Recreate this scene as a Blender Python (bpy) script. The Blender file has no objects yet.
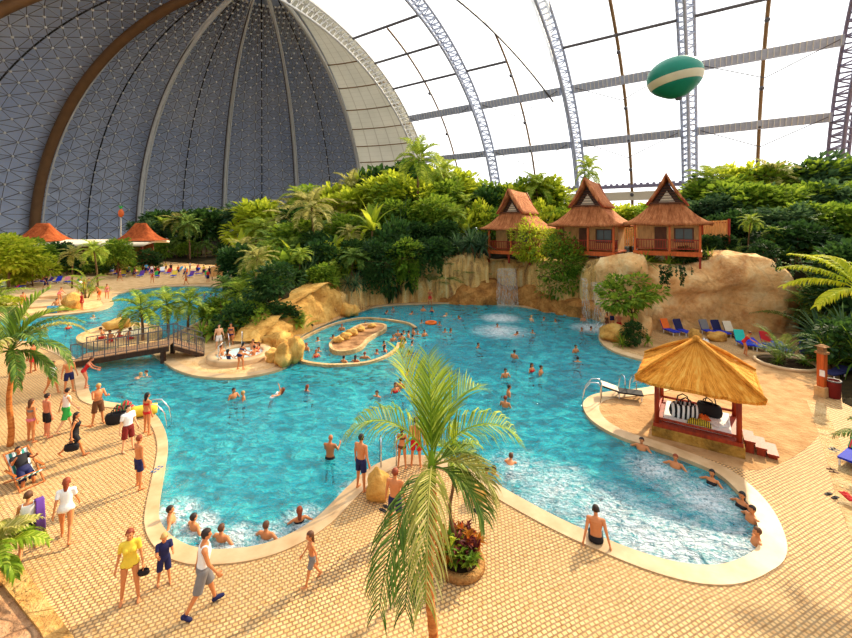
import bpy, bmesh, math, random
import numpy as np
from mathutils import Vector, Matrix, noise
from mathutils.geometry import tessellate_polygon
R = random.Random(7)
SC = bpy.context.scene
COL = SC.collection
PI = math.pi
FOC, CX, HZ, CAMZ = 406.0, 426.0, 222.0, 8.8      # focal length in pixels, principal column, horizon row, eye height

def G(x, y, z=0.0):
    "the point of the level z that the photo shows at pixel x, y"
    k = (CAMZ - z) / (y - HZ)
    return Vector(((x - CX) * k, FOC * k, z))

def at(x, y, Y):
    "the point at depth Y that the photo shows at pixel x, y"
    return Vector(((x - CX) * Y / FOC, Y, CAMZ - (y - HZ) * Y / FOC))

def lerp(a, b, t): return a + (b - a) * t
def smooth(t):
    t = max(0.0, min(1.0, t)); return t * t * (3 - 2 * t)

# ---------------------------------------------------------------- objects
def link(o, parent=None):
    COL.objects.link(o)
    if parent is not None: o.parent = parent
    return o

def tag(o, label=None, cat=None, group=None, kind=None):
    if label: o['label'] = label
    if cat: o['category'] = cat
    if group: o['group'] = group
    if kind: o['kind'] = kind
    return o

def thing(name, loc, rz=0.0, label=None, cat=None, group=None, scale=None):
    o = bpy.data.objects.new(name, None); o.empty_display_size = 0.2
    link(o); o.location = loc; o.rotation_euler = (0, 0, rz)
    if scale: o.scale = (scale,) * 3 if not hasattr(scale, '__len__') else scale
    return tag(o, label, cat, group)

def copy_tree(o, parent=None):
    c = o.copy(); COL.objects.link(c)
    if parent is not None: c.parent = parent
    for ch in list(o.children): copy_tree(ch, c)
    return c

class MB:
    def __init__(s): s.v = []; s.f = []; s.m = []
    def add(s, vs, fs, mi=0):
        b = len(s.v); s.v.extend([tuple(p) for p in vs])
        s.f.extend([tuple(b + i for i in f) for f in fs]); s.m.extend([mi] * len(fs)); return b
    def box(s, c, d, rz=0.0, mi=0, taper=1.0):
        x, y, z = d[0] / 2, d[1] / 2, d[2] / 2; ca, sa = math.cos(rz), math.sin(rz)
        vs = []
        for k, (i, j) in ((-1, (-1, -1)), (-1, (1, -1)), (-1, (1, 1)), (-1, (-1, 1)), (1, (-1, -1)), (1, (1, -1)), (1, (1, 1)), (1, (-1, 1))):
            t = taper if k > 0 else 1
            px, py = i * x * t, j * y * t
            vs.append((c[0] + px * ca - py * sa, c[1] + px * sa + py * ca, c[2] + k * z))
        s.add(vs, [(3, 2, 1, 0), (4, 5, 6, 7), (0, 1, 5, 4), (1, 2, 6, 5), (2, 3, 7, 6), (3, 0, 4, 7)], mi)
    def tube(s, pts, r, n=6, mi=0, caps=True):
        pts = [Vector(p) for p in pts]; N = len(pts)
        rs = [r] * N if not hasattr(r, '__len__') else r
        b = len(s.v); up = None
        for i, p in enumerate(pts):
            d = (pts[min(i + 1, N - 1)] - pts[max(i - 1, 0)])
            if d.length < 1e-9: d = Vector((0, 0, 1))
            d.normalize()
            if up is None: up = Vector((0, 0, 1)) if abs(d.z) < 0.9 else Vector((1, 0, 0))
            a = d.cross(up)
            if a.length < 1e-4: a = d.orthogonal()
            a.normalize(); c = a.cross(d); up = c
            for k in range(n):
                t = 2 * PI * k / n
                s.v.append(tuple(p + (a * math.cos(t) + c * math.sin(t)) * rs[i]))
        for i in range(N - 1):
            for k in range(n):
                k2 = (k + 1) % n
                s.f.append((b + i * n + k, b + i * n + k2, b + (i + 1) * n + k2, b + (i + 1) * n + k)); s.m.append(mi)
        if caps:
            s.f.append(tuple(b + k for k in reversed(range(n)))); s.m.append(mi)
            s.f.append(tuple(b + (N - 1) * n + k for k in range(n))); s.m.append(mi)
    def ball(s, c, r, n=12, m=8, mi=0, jit=0.0, seed=0.0):
        rx, ry, rz = (r, r, r) if not hasattr(r, '__len__') else r
        vs = []; fs = []
        for j in range(m + 1):
            ph = -PI / 2 + PI * j / m
            for i in range(n):
                t = 2 * PI * i / n
                d = Vector((math.cos(ph) * math.cos(t), math.cos(ph) * math.sin(t), math.sin(ph)))
                k = 1 + (jit * noise.noise(d * 1.6 + Vector((seed, seed * 1.7, 3))) if jit else 0)
                vs.append((c[0] + rx * d.x * k, c[1] + ry * d.y * k, c[2] + rz * d.z * k))
        for j in range(m):
            for i in range(n):
                i2 = (i + 1) % n
                fs.append((j * n + i, j * n + i2, (j + 1) * n + i2, (j + 1) * n + i))
        s.add(vs, fs, mi)
    def lathe(s, prof, n=20, c=(0, 0, 0), mi=0, caps=True):
        b = len(s.v)
        for r, z in prof:
            for k in range(n):
                t = 2 * PI * k / n; s.v.append((c[0] + r * math.cos(t), c[1] + r * math.sin(t), c[2] + z))
        for i in range(len(prof) - 1):
            for k in range(n):
                k2 = (k + 1) % n
                s.f.append((b + i * n + k, b + i * n + k2, b + (i + 1) * n + k2, b + (i + 1) * n + k)); s.m.append(mi)
        if caps:
            s.f.append(tuple(b + k for k in reversed(range(n)))); s.m.append(mi)
            s.f.append(tuple(b + (len(prof) - 1) * n + k for k in range(n))); s.m.append(mi)
    def grid(s, rows, mi=0, closed=False):
        n = len(rows[0]); b = len(s.v)
        for r in rows: s.v.extend([tuple(p) for p in r])
        for i in range(len(rows) - 1):
            for k in range(n if closed else n - 1):
                k2 = (k + 1) % n
                s.f.append((b + i * n + k, b + i * n + k2, b + (i + 1) * n + k2, b + (i + 1) * n + k)); s.m.append(mi)
    def slab(s, outline, z0, z1, holes=(), mi=0, mside=None, bottom=False):
        "a flat plate with this outline and these holes, top at z1, sides down to z0"
        loops = [[Vector((p[0], p[1], 0)) for p in outline]] + [[Vector((p[0], p[1], 0)) for p in h] for h in holes]
        tris = tessellate_polygon(loops); flat = [p for l in loops for p in l]
        b = s.add([(p.x, p.y, z1) for p in flat], [], mi)
        for t in tris:
            a, c, d = (flat[i] for i in t)
            if (c - a).cross(d - a).z < 0: t = (t[0], t[2], t[1])
            s.f.append(tuple(b + i for i in t)); s.m.append(mi)
        if z0 is not None:
            for l in loops:
                n = len(l); q = s.add([(p.x, p.y, z1) for p in l] + [(p.x, p.y, z0) for p in l], [], mi)
                for k in range(n):
                    k2 = (k + 1) % n
                    s.f.append((q + k, q + k2, q + n + k2, q + n + k)); s.m.append(mi if mside is None else mside)
    def mesh(s, name, mats, smooth_=False):
        me = bpy.data.meshes.new(name); me.from_pydata(s.v, [], s.f)
        for m in (mats if isinstance(mats, (list, tuple)) else [mats]): me.materials.append(m)
        if any(s.m): me.polygons.foreach_set('material_index', s.m)
        if smooth_: me.polygons.foreach_set('use_smooth', [True] * len(me.polygons))
        me.update(); return me
    def build(s, name, mats, parent=None, smooth_=False, loc=None):
        o = bpy.data.objects.new(name, s.mesh(name, mats, smooth_)); link(o, parent)
        if loc is not None: o.location = loc
        return o

def fix_normals(o):
    bm = bmesh.new(); bm.from_mesh(o.data); bmesh.ops.recalc_face_normals(bm, faces=bm.faces[:]); bm.to_mesh(o.data); bm.free(); return o

def bevel(o, w=0.02, seg=2):
    m = o.modifiers.new('bevel', 'BEVEL'); m.width = w; m.segments = seg; m.limit_method = 'ANGLE'; return o

def struct(o, label=None): return tag(o, label, None, None, 'structure')

def catmull(P, k=5, closed=True):
    P = [Vector((p[0], p[1], 0)) for p in P]; n = len(P); out = []
    for i in range(n if closed else n - 1):
        a, b, c, d = (P[(i + j) % n] if closed else P[max(0, min(n - 1, i + j))] for j in (-1, 0, 1, 2))
        for q in range(k):
            t = q / k
            out.append(0.5 * ((2 * b) + (c - a) * t + (2 * a - 5 * b + 4 * c - d) * t * t + (3 * b - a - 3 * c + d) * t ** 3))
    if not closed: out.append(P[-1])
    return out

def offset(P, d, closed=True):
    "outline moved sideways by d (left of its direction positive)"
    n = len(P); out = []
    for i in range(n):
        a = P[i - 1] if (closed or i) else P[0]; c = P[(i + 1) % n] if (closed or i < n - 1) else P[-1]
        t = (c - a); t.z = 0
        t = t.normalized() if t.length > 1e-6 else Vector((1, 0, 0))
        out.append(P[i] + Vector((-t.y, t.x, 0)) * d)
    return out

def inside(p, poly):
    x, y = p[0], p[1]; c = False; j = len(poly) - 1
    for i in range(len(poly)):
        a, b = poly[i], poly[j]
        if (a[1] > y) != (b[1] > y) and x < (b[0] - a[0]) * (y - a[1]) / (b[1] - a[1]) + a[0]: c = not c
        j = i
    return c

# ---------------------------------------------------------------- materials
def srgb(r, g, b):
    f = lambda c: (c / 255 / 12.92) if c <= 10 else ((c / 255 + 0.055) / 1.055) ** 2.4
    return (f(r), f(g), f(b), 1)

class NT:
    def __init__(s, name):
        s.mat = bpy.data.materials.new(name); s.mat.use_nodes = True; s.t = s.mat.node_tree; s.t.nodes.clear()
        s.out = s.n('ShaderNodeOutputMaterial')
    def n(s, typ, **kw):
        o = s.t.nodes.new(typ)
        for k, v in kw.items():
            if k.startswith('i_'):
                key = k[2:]; key = int(key) if key.isdigit() else key.replace('_', ' ')
                if hasattr(v, 'is_output'): s.t.links.new(v, o.inputs[key])
                else: o.inputs[key].default_value = v
            else: setattr(o, k, v)
        return o
    def l(s, a, b): s.t.links.new(a, b)
    def ramp(s, fac, stops, interp='LINEAR'):
        r = s.n('ShaderNodeValToRGB'); s.l(fac, r.inputs[0]); e = r.color_ramp.elements; r.color_ramp.interpolation = interp
        while len(e) < len(stops): e.new(0.5)
        for q, (p, c) in zip(e, stops): q.position = p; q.color = c if hasattr(c, '__len__') else (c, c, c, 1)
        return r.outputs[0]
    def mix(s, fac, a, b, mode='MIX'):
        m = s.n('ShaderNodeMix', data_type='RGBA', blend_type=mode)
        for k, v in ((0, fac), (6, a), (7, b)):
            if hasattr(v, 'is_output'): s.l(v, m.inputs[k])
            else: m.inputs[k].default_value = v
        return m.outputs[2]
    def math(s, op, a, b=0.5, clamp=False):
        m = s.n('ShaderNodeMath', operation=op, use_clamp=clamp)
        for k, v in ((0, a), (1, b)):
            if hasattr(v, 'is_output'): s.l(v, m.inputs[k])
            else: m.inputs[k].default_value = v
        return m.outputs[0]
    def noise(s, scale, vec=None, detail=3.0, rough=0.55, dist=0.0):
        o = s.n('ShaderNodeTexNoise'); o.inputs['Scale'].default_value = scale; o.inputs['Detail'].default_value = detail
        o.inputs['Roughness'].default_value = rough; o.inputs['Distortion'].default_value = dist
        if vec is not None: s.l(vec, o.inputs['Vector'])
        return o.outputs[0]
    def pos(s): return s.n('ShaderNodeNewGeometry').outputs['Position']
    def obj(s): return s.n('ShaderNodeTexCoord').outputs['Object']
    def map(s, vec, scale=(1, 1, 1), rot=(0, 0, 0), loc=(0, 0, 0)):
        m = s.n('ShaderNodeMapping'); s.l(vec, m.inputs[0]); m.inputs['Scale'].default_value = scale
        m.inputs['Rotation'].default_value = rot; m.inputs['Location'].default_value = loc; return m.outputs[0]
    def bump(s, h, strength=0.5, dist=0.05):
        b = s.n('ShaderNodeBump'); b.inputs['Strength'].default_value = strength; b.inputs['Distance'].default_value = dist
        s.l(h, b.inputs['Height']); return b.outputs[0]
    def pbr(s, col, rough=0.6, metal=0.0, bump=None, spec=0.4):
        p = s.n('ShaderNodeBsdfPrincipled')
        for k, v in (('Base Color', col), ('Roughness', rough), ('Metallic', metal), ('Specular IOR Level', spec)):
            if hasattr(v, 'is_output'): s.l(v, p.inputs[k])
            else: p.inputs[k].default_value = v
        if bump is not None: s.l(bump, p.inputs['Normal'])
        return p.outputs[0]
    def done(s, sh): s.l(sh, s.out.inputs[0]); return s.mat

def M_plain(name, c, rough=0.6, var=0.12, scale=6.0, bump=0.0, metal=0.0, spec=0.4):
    t = NT(name); c = srgb(*c); ob = t.obj()
    n = t.noise(scale, ob)
    d = tuple(x * (1 - var) for x in c[:3]) + (1,); e = tuple(min(1, x * (1 + var)) for x in c[:3]) + (1,)
    col = t.ramp(n, [(0.3, d), (0.7, e)])
    return t.done(t.pbr(col, rough, metal, t.bump(t.noise(scale * 6, ob), bump, 0.02) if bump else None, spec))

def M_leaf(name, dark, mid, light, trans=0.45, rough=0.45):
    t = NT(name); g = t.n('ShaderNodeNewGeometry'); oi = t.n('ShaderNodeObjectInfo')
    f = t.math('ADD', t.math('MULTIPLY', g.outputs['Random Per Island'], 0.75), t.math('MULTIPLY', oi.outputs['Random'], 0.25))
    col = t.ramp(f, [(0.05, srgb(*dark)), (0.5, srgb(*mid)), (0.95, srgb(*light))])
    p = t.pbr(col, rough + .15, 0, None, 0.2)
    tr = t.n('ShaderNodeBsdfTranslucent'); t.l(t.mix(0.5, col, srgb(*light)), tr.inputs[0])
    m = t.n('ShaderNodeMixShader'); m.inputs[0].default_value = trans; t.l(p, m.inputs[1]); t.l(tr.outputs[0], m.inputs[2])
    return t.done(m.outputs[0])
# ---------------------------------------------------------------- surfaces
M = {}
def _deck():
    t = NT('small paving stones'); p = t.pos()
    w = t.n('ShaderNodeMixRGB'); w.blend_type = 'ADD'; w.inputs[0].default_value = 0.10
    t.l(p, w.inputs[1]); nn = t.n('ShaderNodeTexNoise'); nn.inputs['Scale'].default_value = 0.9; t.l(p, nn.inputs['Vector']); t.l(nn.outputs[1], w.inputs[2])
    v = t.map(w.outputs[0], (1, 1, 1), (0, 0, math.radians(-24)))
    b = t.n('ShaderNodeTexBrick'); t.l(v, b.inputs['Vector'])
    for k, x in (('Scale', 1.0), ('Brick Width', 0.125), ('Row Height', 0.1), ('Mortar Size', 0.02), ('Mortar Smooth', 0.25), ('Bias', 0.0)): b.inputs[k].default_value = x
    b.inputs['Color1'].default_value = srgb(240, 196, 130); b.inputs['Color2'].default_value = srgb(216, 160, 92); b.inputs['Mortar'].default_value = srgb(96, 52, 18)
    big = t.noise(0.22, p, 4)
    c = t.mix(t.ramp(big, [(0.38, 0.0), (0.68, 0.55)]), b.outputs[0], srgb(205, 158, 98))
    fine = t.noise(9, p, 3)
    c = t.mix(0.25, c, t.ramp(fine, [(0.3, srgb(190, 140, 80)), (0.7, srgb(255, 235, 190))]))
    h = t.math('SUBTRACT', 1.0, b.outputs['Fac'])
    return t.done(t.pbr(c, t.ramp(fine, [(0.3, 0.6), (0.7, 0.85)]), 0, t.bump(h, 0.7, 0.03), 0.2))
M['deck'] = _deck()

def _coping():
    t = NT('cream coping stone'); p = t.pos()
    c = t.ramp(t.noise(1.3, p, 5), [(0.3, srgb(190, 152, 106)), (0.7, srgb(222, 190, 146))])
    return t.done(t.pbr(c, 0.5, 0, t.bump(t.noise(30, p), 0.15, 0.02)))
M['coping'] = _coping()

def _rock(name, a, b, c, sc=0.5, crack=0.5, vert=1.0, bumpd=0.5):
    t = NT(name); p = t.pos(); q = t.map(p, (1, 1, vert))
    n1 = t.noise(sc, q, 8, 0.62, 0.4); n2 = t.noise(sc * 6, p, 6, 0.6)
    col = t.ramp(n1, [(0.36, srgb(*a)), (0.5, srgb(*b)), (0.66, srgb(*c))])
    col = t.mix(0.35, col, t.ramp(n2, [(0.3, srgb(*a)), (0.7, srgb(*c))]))
    v = t.n('ShaderNodeTexVoronoi', feature='DISTANCE_TO_EDGE'); v.inputs['Scale'].default_value = sc * 0.7
    wq = t.mix(0.25, q, t.n('ShaderNodeTexNoise').outputs[1], 'ADD'); t.l(wq, v.inputs['Vector'])
    cr = t.ramp(v.outputs[0], [(0.0, 0.0), (0.035, 1.0)])
    col = t.mix(t.math('MULTIPLY', t.math('SUBTRACT', 1.0, cr), crack), col, srgb(72, 42, 20))
    h = t.math('ADD', t.math('MULTIPLY', n1, 0.7), t.math('ADD', t.math('MULTIPLY', n2, 0.4), t.math('MULTIPLY', cr, 0.3 * crack)))
    return t.done(t.pbr(col, 0.85, 0, t.bump(h, 0.8, bumpd), 0.2))
M['cliff'] = _rock('golden fluted rock', (132, 70, 22), (248, 192, 100), (255, 236, 172), 1.5, 0.05, 0.06)
M['wallrock'] = _rock('sandstone wall', (196, 128, 66), (248, 190, 118), (255, 226, 168), 0.5, 0.12, 1.0)
M['brownrock'] = _rock('brown ledge rock', (104, 60, 24), (176, 116, 54), (218, 160, 88), 0.8, 0.2)
M['ringbrick'] = _rock('sandy brown planter edge', (140, 84, 36), (206, 146, 78), (232, 182, 112), 3.0, 0.0)
M['ringstone'] = _rock('tan basin stone', (186, 140, 84), (222, 184, 128), (238, 206, 156), 1.5, 0.0)
M['boulder'] = _rock('yellow boulder rock', (168, 112, 44), (214, 160, 76), (240, 196, 112), 0.9, 0.15, 1.0, 0.2)
def _soil(name, a, b):
    t = NT(name); p = t.pos()
    return t.done(t.pbr(t.ramp(t.noise(1.5, p, 6), [(0.3, srgb(*a)), (0.7, srgb(*b))]), 0.95, 0, t.bump(t.noise(6, p, 5), 0.8, 0.1), 0.1))
M['soil'] = _soil('dark jungle soil', (26, 24, 12), (58, 48, 24))
M['sand'] = _soil('tan sand', (205, 160, 104), (238, 200, 148))
M['gravel'] = _soil('brown gravel', (110, 74, 44), (198, 150, 104))
M['mulch'] = _soil('dark planting soil', (30, 22, 12), (62, 44, 24))
M['pebble'] = _soil('pebbled cream floor', (196, 176, 130), (240, 226, 190))

def _poolfloor():
    t = NT('pale blue pool tiles'); p = t.pos()
    b = t.n('ShaderNodeTexBrick'); t.l(p, b.inputs['Vector']); b.offset = 0
    for k, x in (('Scale', 1.0), ('Brick Width', 0.3), ('Row Height', 0.3), ('Mortar Size', 0.008)): b.inputs[k].default_value = x
    b.inputs['Color1'].default_value = srgb(150, 222, 226); b.inputs['Color2'].default_value = srgb(130, 208, 216); b.inputs['Mortar'].default_value = srgb(110, 190, 200)
    return t.done(t.pbr(b.outputs[0], 0.5))
M['poolfloor'] = _poolfloor()

def thatch(name, a, b, c):
    t = NT(name); ob = t.obj()
    s = t.n('ShaderNodeSeparateXYZ'); t.l(ob, s.inputs[0]); an = t.math('ARCTAN2', s.outputs[1], s.outputs[0])
    rr = t.math('POWER', t.math('ADD', t.math('MULTIPLY', s.outputs[0], s.outputs[0]), t.math('MULTIPLY', s.outputs[1], s.outputs[1])), 0.5)
    cv = t.n('ShaderNodeCombineXYZ'); t.l(t.math('MULTIPLY', an, 9.0), cv.inputs[0]); t.l(t.math('MULTIPLY', rr, 0.7), cv.inputs[1]); t.l(t.math('MULTIPLY', s.outputs[2], 0.4), cv.inputs[2])
    n = t.noise(1.1, cv.outputs[0], 6, 0.7); n2 = t.noise(4.5, cv.outputs[0], 4, 0.7)
    col = t.ramp(t.math('ADD', t.math('MULTIPLY', n, 0.5), t.math('MULTIPLY', n2, 0.5)), [(0.34, srgb(*a)), (0.5, srgb(*b)), (0.66, srgb(*c))])
    return t.done(t.pbr(col, 0.9, 0, t.bump(n2, 0.9, 0.08), 0.15))
M['thatch'] = thatch('golden thatch', (168, 92, 20), (238, 156, 56), (255, 206, 104))
M['thatch_red'] = thatch('reddish thatch', (118, 62, 34), (186, 114, 70), (228, 160, 106))
def wood(name, a, b, rough=0.55):
    t = NT(name); ob = t.obj(); n = t.noise(9, t.map(ob, (1, 1, 0.15)), 5, 0.6)
    return t.done(t.pbr(t.ramp(n, [(0.3, srgb(*a)), (0.7, srgb(*b))]), rough, 0, t.bump(n, 0.3, 0.02), 0.35))
M['redwood'] = wood('red painted wood', (120, 34, 14), (178, 62, 26))
M['orangewood'] = wood('orange wood', (176, 74, 24), (222, 110, 44))
M['brownwood'] = wood('brown wood', (84, 46, 24), (130, 78, 42))
M['darkwood'] = wood('dark wood', (42, 26, 18), (78, 50, 32))
M['bamboo'] = wood('bamboo matting', (196, 136, 74), (240, 188, 118))
M['plank'] = wood('grey brown boards', (150, 108, 74), (192, 148, 108))
M['teak'] = wood('teak slats', (150, 76, 28), (208, 120, 52))
M['trunk'] = _rock('palm trunk bark', (150, 74, 28), (196, 112, 48), (222, 148, 78), 3.0, 0.1, 4.0, 0.05)
M['bark'] = _rock('grey brown bark', (70, 48, 30), (112, 82, 54), (150, 116, 80), 3.0, 0.1, 0.4, 0.05)
# leaves
M['palm'] = M_leaf('fresh palm leaflets', (58, 96, 12), (128, 160, 30), (206, 212, 92), 0.35)
M['palm_dry'] = M_leaf('ageing palm leaflets', (92, 102, 24), (156, 156, 62), (222, 208, 136), 0.35)
M['palm_bright'] = M_leaf('backlit palm leaflets', (120, 150, 8), (190, 202, 20), (236, 232, 80), 0.5)  # young bright fronds; on the right palm, backlight put into the colour
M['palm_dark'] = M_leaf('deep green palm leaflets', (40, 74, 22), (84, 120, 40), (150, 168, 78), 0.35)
M['leaf_mid'] = M_leaf('mid green leaves', (44, 84, 18), (98, 138, 34), (168, 186, 62), 0.4)
M['leaf_yellow'] = M_leaf('yellow green leaves', (96, 128, 16), (158, 180, 30), (220, 220, 72), 0.5)
M['leaf_dark'] = M_leaf('dark glossy leaves', (16, 44, 18), (40, 80, 34), (88, 122, 54), 0.3)
M['leaf_blue'] = M_leaf('bluish shade leaves', (24, 52, 34), (56, 92, 60), (112, 140, 86), 0.3)  # blue-green spiky blades; on trees, bluish shade put into the leaf colour
M['leaf_croton'] = M_leaf('croton leaves', (90, 84, 10), (176, 120, 24), (224, 96, 34), 0.4)
M['leaf_red'] = M_leaf('dark red leaves', (50, 16, 18), (92, 28, 30), (140, 60, 48), 0.3)
M['petal'] = M_plain('pink petals', (240, 110, 120))
# metals, cloth, plastics
M['steel'] = M_plain('painted steel', (196, 204, 222), 0.5, 0.08, 1)
M['steel_white'] = M_plain('white painted steel', (232, 230, 222), 0.5, 0.06, 1)
M['strut'] = M_plain('grey brown struts', (100, 92, 90), 0.5, 0.08, 1)
M['steel_dark'] = M_plain('dark grey steel', (96, 92, 94), 0.5, 0.08, 1)
M['steel_lilac'] = M_plain('violet grey steel', (138, 130, 152), 0.5, 0.1, 1)
M['steel_brown'] = M_plain('brown painted steel', (150, 118, 78), 0.6, 0.1, 1)
M['rib_brown'] = M_plain('rusty brown rib', (128, 92, 56), 0.6, 0.12, 0.4)
M['chrome'] = M_plain('chrome', (214, 216, 220), 0.18, 0.03, 1, 0, 1.0)
M['black'] = M_plain('black metal', (28, 26, 26), 0.5)
for k, c in dict(white=(244, 242, 236), navy=(26, 30, 78), blue=(28, 52, 190), teal=(40, 200, 180), orange=(240, 110, 30), red=(204, 34, 34), grey=(128, 124, 122),
                 blackc=(24, 22, 26), yellow=(238, 202, 60), green=(48, 170, 70), purple=(104, 60, 150), cream=(236, 220, 190), skyblue=(80, 170, 214), maroon=(122, 26, 20), brown=(104, 62, 34), pink=(236, 132, 150), mint=(150, 220, 200)).items():
    M[k] = M_plain(k + ' cloth', c, 0.8, 0.08, 8)

def _shell():
    t = NT('dome cladding'); uv = t.n('ShaderNodeUVMap'); p = t.pos()
    s = t.n('ShaderNodeSeparateXYZ'); t.l(uv.outputs[0], s.inputs[0])
    fu = t.math('FRACT', t.math('MULTIPLY', s.outputs[0], 24)); fv = t.math('FRACT', t.math('MULTIPLY', s.outputs[1], 90))
    lu = t.ramp(fu, [(0.0, 1.0), (0.09, 1.0), (0.12, 0.0)]); lv = t.ramp(fv, [(0.0, 1.0), (0.12, 1.0), (0.16, 0.0)])
    line = t.math('MAXIMUM', lu, lv)
    c = t.ramp(t.noise(0.03, p, 4), [(0.3, srgb(180, 196, 226)), (0.7, srgb(212, 218, 230))])
    c = t.mix(t.math('MULTIPLY', line, 0.35), c, srgb(206, 204, 202))
    return t.done(t.pbr(c, 0.7, 0, None, 0.2))
M['shell'] = _shell()
def _creamshell():
    t = NT('cream dome cladding'); uv = t.n('ShaderNodeUVMap'); p = t.pos()
    s = t.n('ShaderNodeSeparateXYZ'); t.l(uv.outputs[0], s.inputs[0])
    fu = t.math('FRACT', t.math('MULTIPLY', s.outputs[0], 5)); fv = t.math('FRACT', t.math('MULTIPLY', s.outputs[1], 60))
    line = t.math('MAXIMUM', t.ramp(fu, [(0.0, 1.0), (0.06, 1.0), (0.1, 0.0)]), t.math('MULTIPLY', t.ramp(fv, [(0.0, 1.0), (0.2, 0.0)]), 0.4))
    c = t.ramp(t.noise(0.05, p, 4), [(0.3, srgb(214, 214, 200)), (0.7, srgb(238, 236, 222))])
    c = t.mix(t.math('MULTIPLY', line, 0.4), c, srgb(150, 140, 120))
    tl = t.n('ShaderNodeBsdfTranslucent'); t.l(c, tl.inputs[0]); m = t.n('ShaderNodeMixShader'); m.inputs[0].default_value = 0.1; t.l(t.pbr(c, 0.7, 0, None, 0.2), m.inputs[1]); t.l(tl.outputs[0], m.inputs[2])
    return t.done(m.outputs[0])
M['creamshell'] = _creamshell()

def _film():
    t = NT('clear roof film'); tr = t.n('ShaderNodeBsdfTransparent'); tr.inputs[0].default_value = (1, 1, 1, 1)
    g = t.n('ShaderNodeBsdfTranslucent'); g.inputs[0].default_value = (0.95, 0.95, 0.93, 1)
    m = t.n('ShaderNodeMixShader'); m.inputs[0].default_value = 0.08
    t.l(tr.outputs[0], m.inputs[1]); t.l(g.outputs[0], m.inputs[2]); return t.done(m.outputs[0])
M['film'] = _film()

def _sheet():
    t = NT('thin white fabric'); tr = t.n('ShaderNodeBsdfTransparent'); g = t.n('ShaderNodeBsdfTranslucent'); g.inputs[0].default_value = (0.95, 0.95, 0.93, 1)
    m = t.n('ShaderNodeMixShader'); m.inputs[0].default_value = 0.85; t.l(tr.outputs[0], m.inputs[1]); t.l(g.outputs[0], m.inputs[2]); return t.done(m.outputs[0])
M['sheet'] = _sheet()
FOAM = []      # (x, y, radius) of bubbling or splashing water, filled in with the pool
def make_water():
    t = NT('turquoise pool water'); p = t.pos()
    s = t.n('ShaderNodeSeparateXYZ'); t.l(p, s.inputs[0])
    w1 = t.noise(1.3, t.map(p, (1, 1.6, 1), (0, 0, 0.6)), 4, 0.6, 0.8); w2 = t.noise(3.4, t.map(p, (1, 1.9, 1), (0, 0, 0.3)), 4, 0.6, 0.6)
    h = t.math('ADD', t.math('MULTIPLY', w1, 0.7), t.math('MULTIPLY', w2, 0.3))
    nrm = t.bump(h, 1.0, 0.9)
    gl = t.n('ShaderNodeBsdfGlossy'); gl.inputs['Roughness'].default_value = 0.035; t.l(nrm, gl.inputs['Normal']); gl.inputs[0].default_value = (1, 1, 1, 1)
    tr = t.n('ShaderNodeBsdfTransparent'); tr.inputs[0].default_value = (0.55, 0.97, 1.0, 1)
    df = t.n('ShaderNodeBsdfDiffuse'); t.l(nrm, df.inputs['Normal'])
    t.l(t.ramp(h, [(0.36, srgb(0, 106, 136)), (0.5, srgb(0, 194, 222)), (0.59, srgb(70, 238, 246))]), df.inputs[0])
    body = t.n('ShaderNodeMixShader'); body.inputs[0].default_value = 0.5; t.l(tr.outputs[0], body.inputs[1]); t.l(df.outputs[0], body.inputs[2])
    fr = t.n('ShaderNodeFresnel'); fr.inputs[0].default_value = 1.33; t.l(nrm, fr.inputs['Normal'])
    sf = t.n('ShaderNodeMixShader'); t.l(t.math('MINIMUM', t.math('MULTIPLY', fr.outputs[0], 1.15), 0.65), sf.inputs[0]); t.l(body.outputs[0], sf.inputs[1]); t.l(gl.outputs[0], sf.inputs[2])
    # foam where jets bubble and falls land
    acc = None
    for (x, y, r, k) in FOAM:
        d = t.n('ShaderNodeVectorMath', operation='DISTANCE'); t.l(p, d.inputs[0]); d.inputs[1].default_value = (x, y, WATER)
        f = t.math('MULTIPLY', t.math('SUBTRACT', 1.0, t.math('DIVIDE', d.outputs['Value'], r), True), k)
        acc = f if acc is None else t.math('MAXIMUM', acc, f)
    fn = t.noise(5.5, p, 7, 0.7, 1.6); fn2 = t.noise(1.5, t.map(p, (1, 1.6, 1), (0, 0, .5)), 6, 0.7, 2.2)
    fm = t.ramp(t.math('ADD', t.math('MULTIPLY', fn, 0.6), t.math('MULTIPLY', fn2, 0.4)), [(0.38, 0.0), (0.6, 1.0)])
    fac = t.ramp(t.math('MULTIPLY', t.math('ADD', fm, 0.15), acc), [(0.14, 0.0), (0.7, 0.85)])
    wd = t.n('ShaderNodeBsdfDiffuse'); wd.inputs[0].default_value = (0.86, 0.93, 0.94, 1); t.l(nrm, wd.inputs['Normal'])
    o = t.n('ShaderNodeMixShader'); t.l(fac, o.inputs[0]); t.l(sf.outputs[0], o.inputs[1]); t.l(wd.outputs[0], o.inputs[2])
    return t.done(o.outputs[0])
def _fall():
    t = NT('falling water'); p = t.obj()
    n = t.noise(5, t.map(p, (3, 3, 0.25)), 5, 0.7)
    f = t.ramp(n, [(0.47, 0.0), (0.7, 0.6)])
    tr = t.n('ShaderNodeBsdfTransparent'); d = t.n('ShaderNodeBsdfTranslucent'); d.inputs[0].default_value = (0.95, 0.97, 1, 1)
    g = t.n('ShaderNodeBsdfDiffuse'); g.inputs[0].default_value = (0.97, 0.97, 0.94, 1); q = t.n('ShaderNodeMixShader')
    t.l(d.outputs[0], q.inputs[1]); t.l(g.outputs[0], q.inputs[2])
    m = t.n('ShaderNodeMixShader'); t.l(f, m.inputs[0]); t.l(tr.outputs[0], m.inputs[1]); t.l(q.outputs[0], m.inputs[2])
    return t.done(m.outputs[0])
M['fall'] = _fall()
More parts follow.
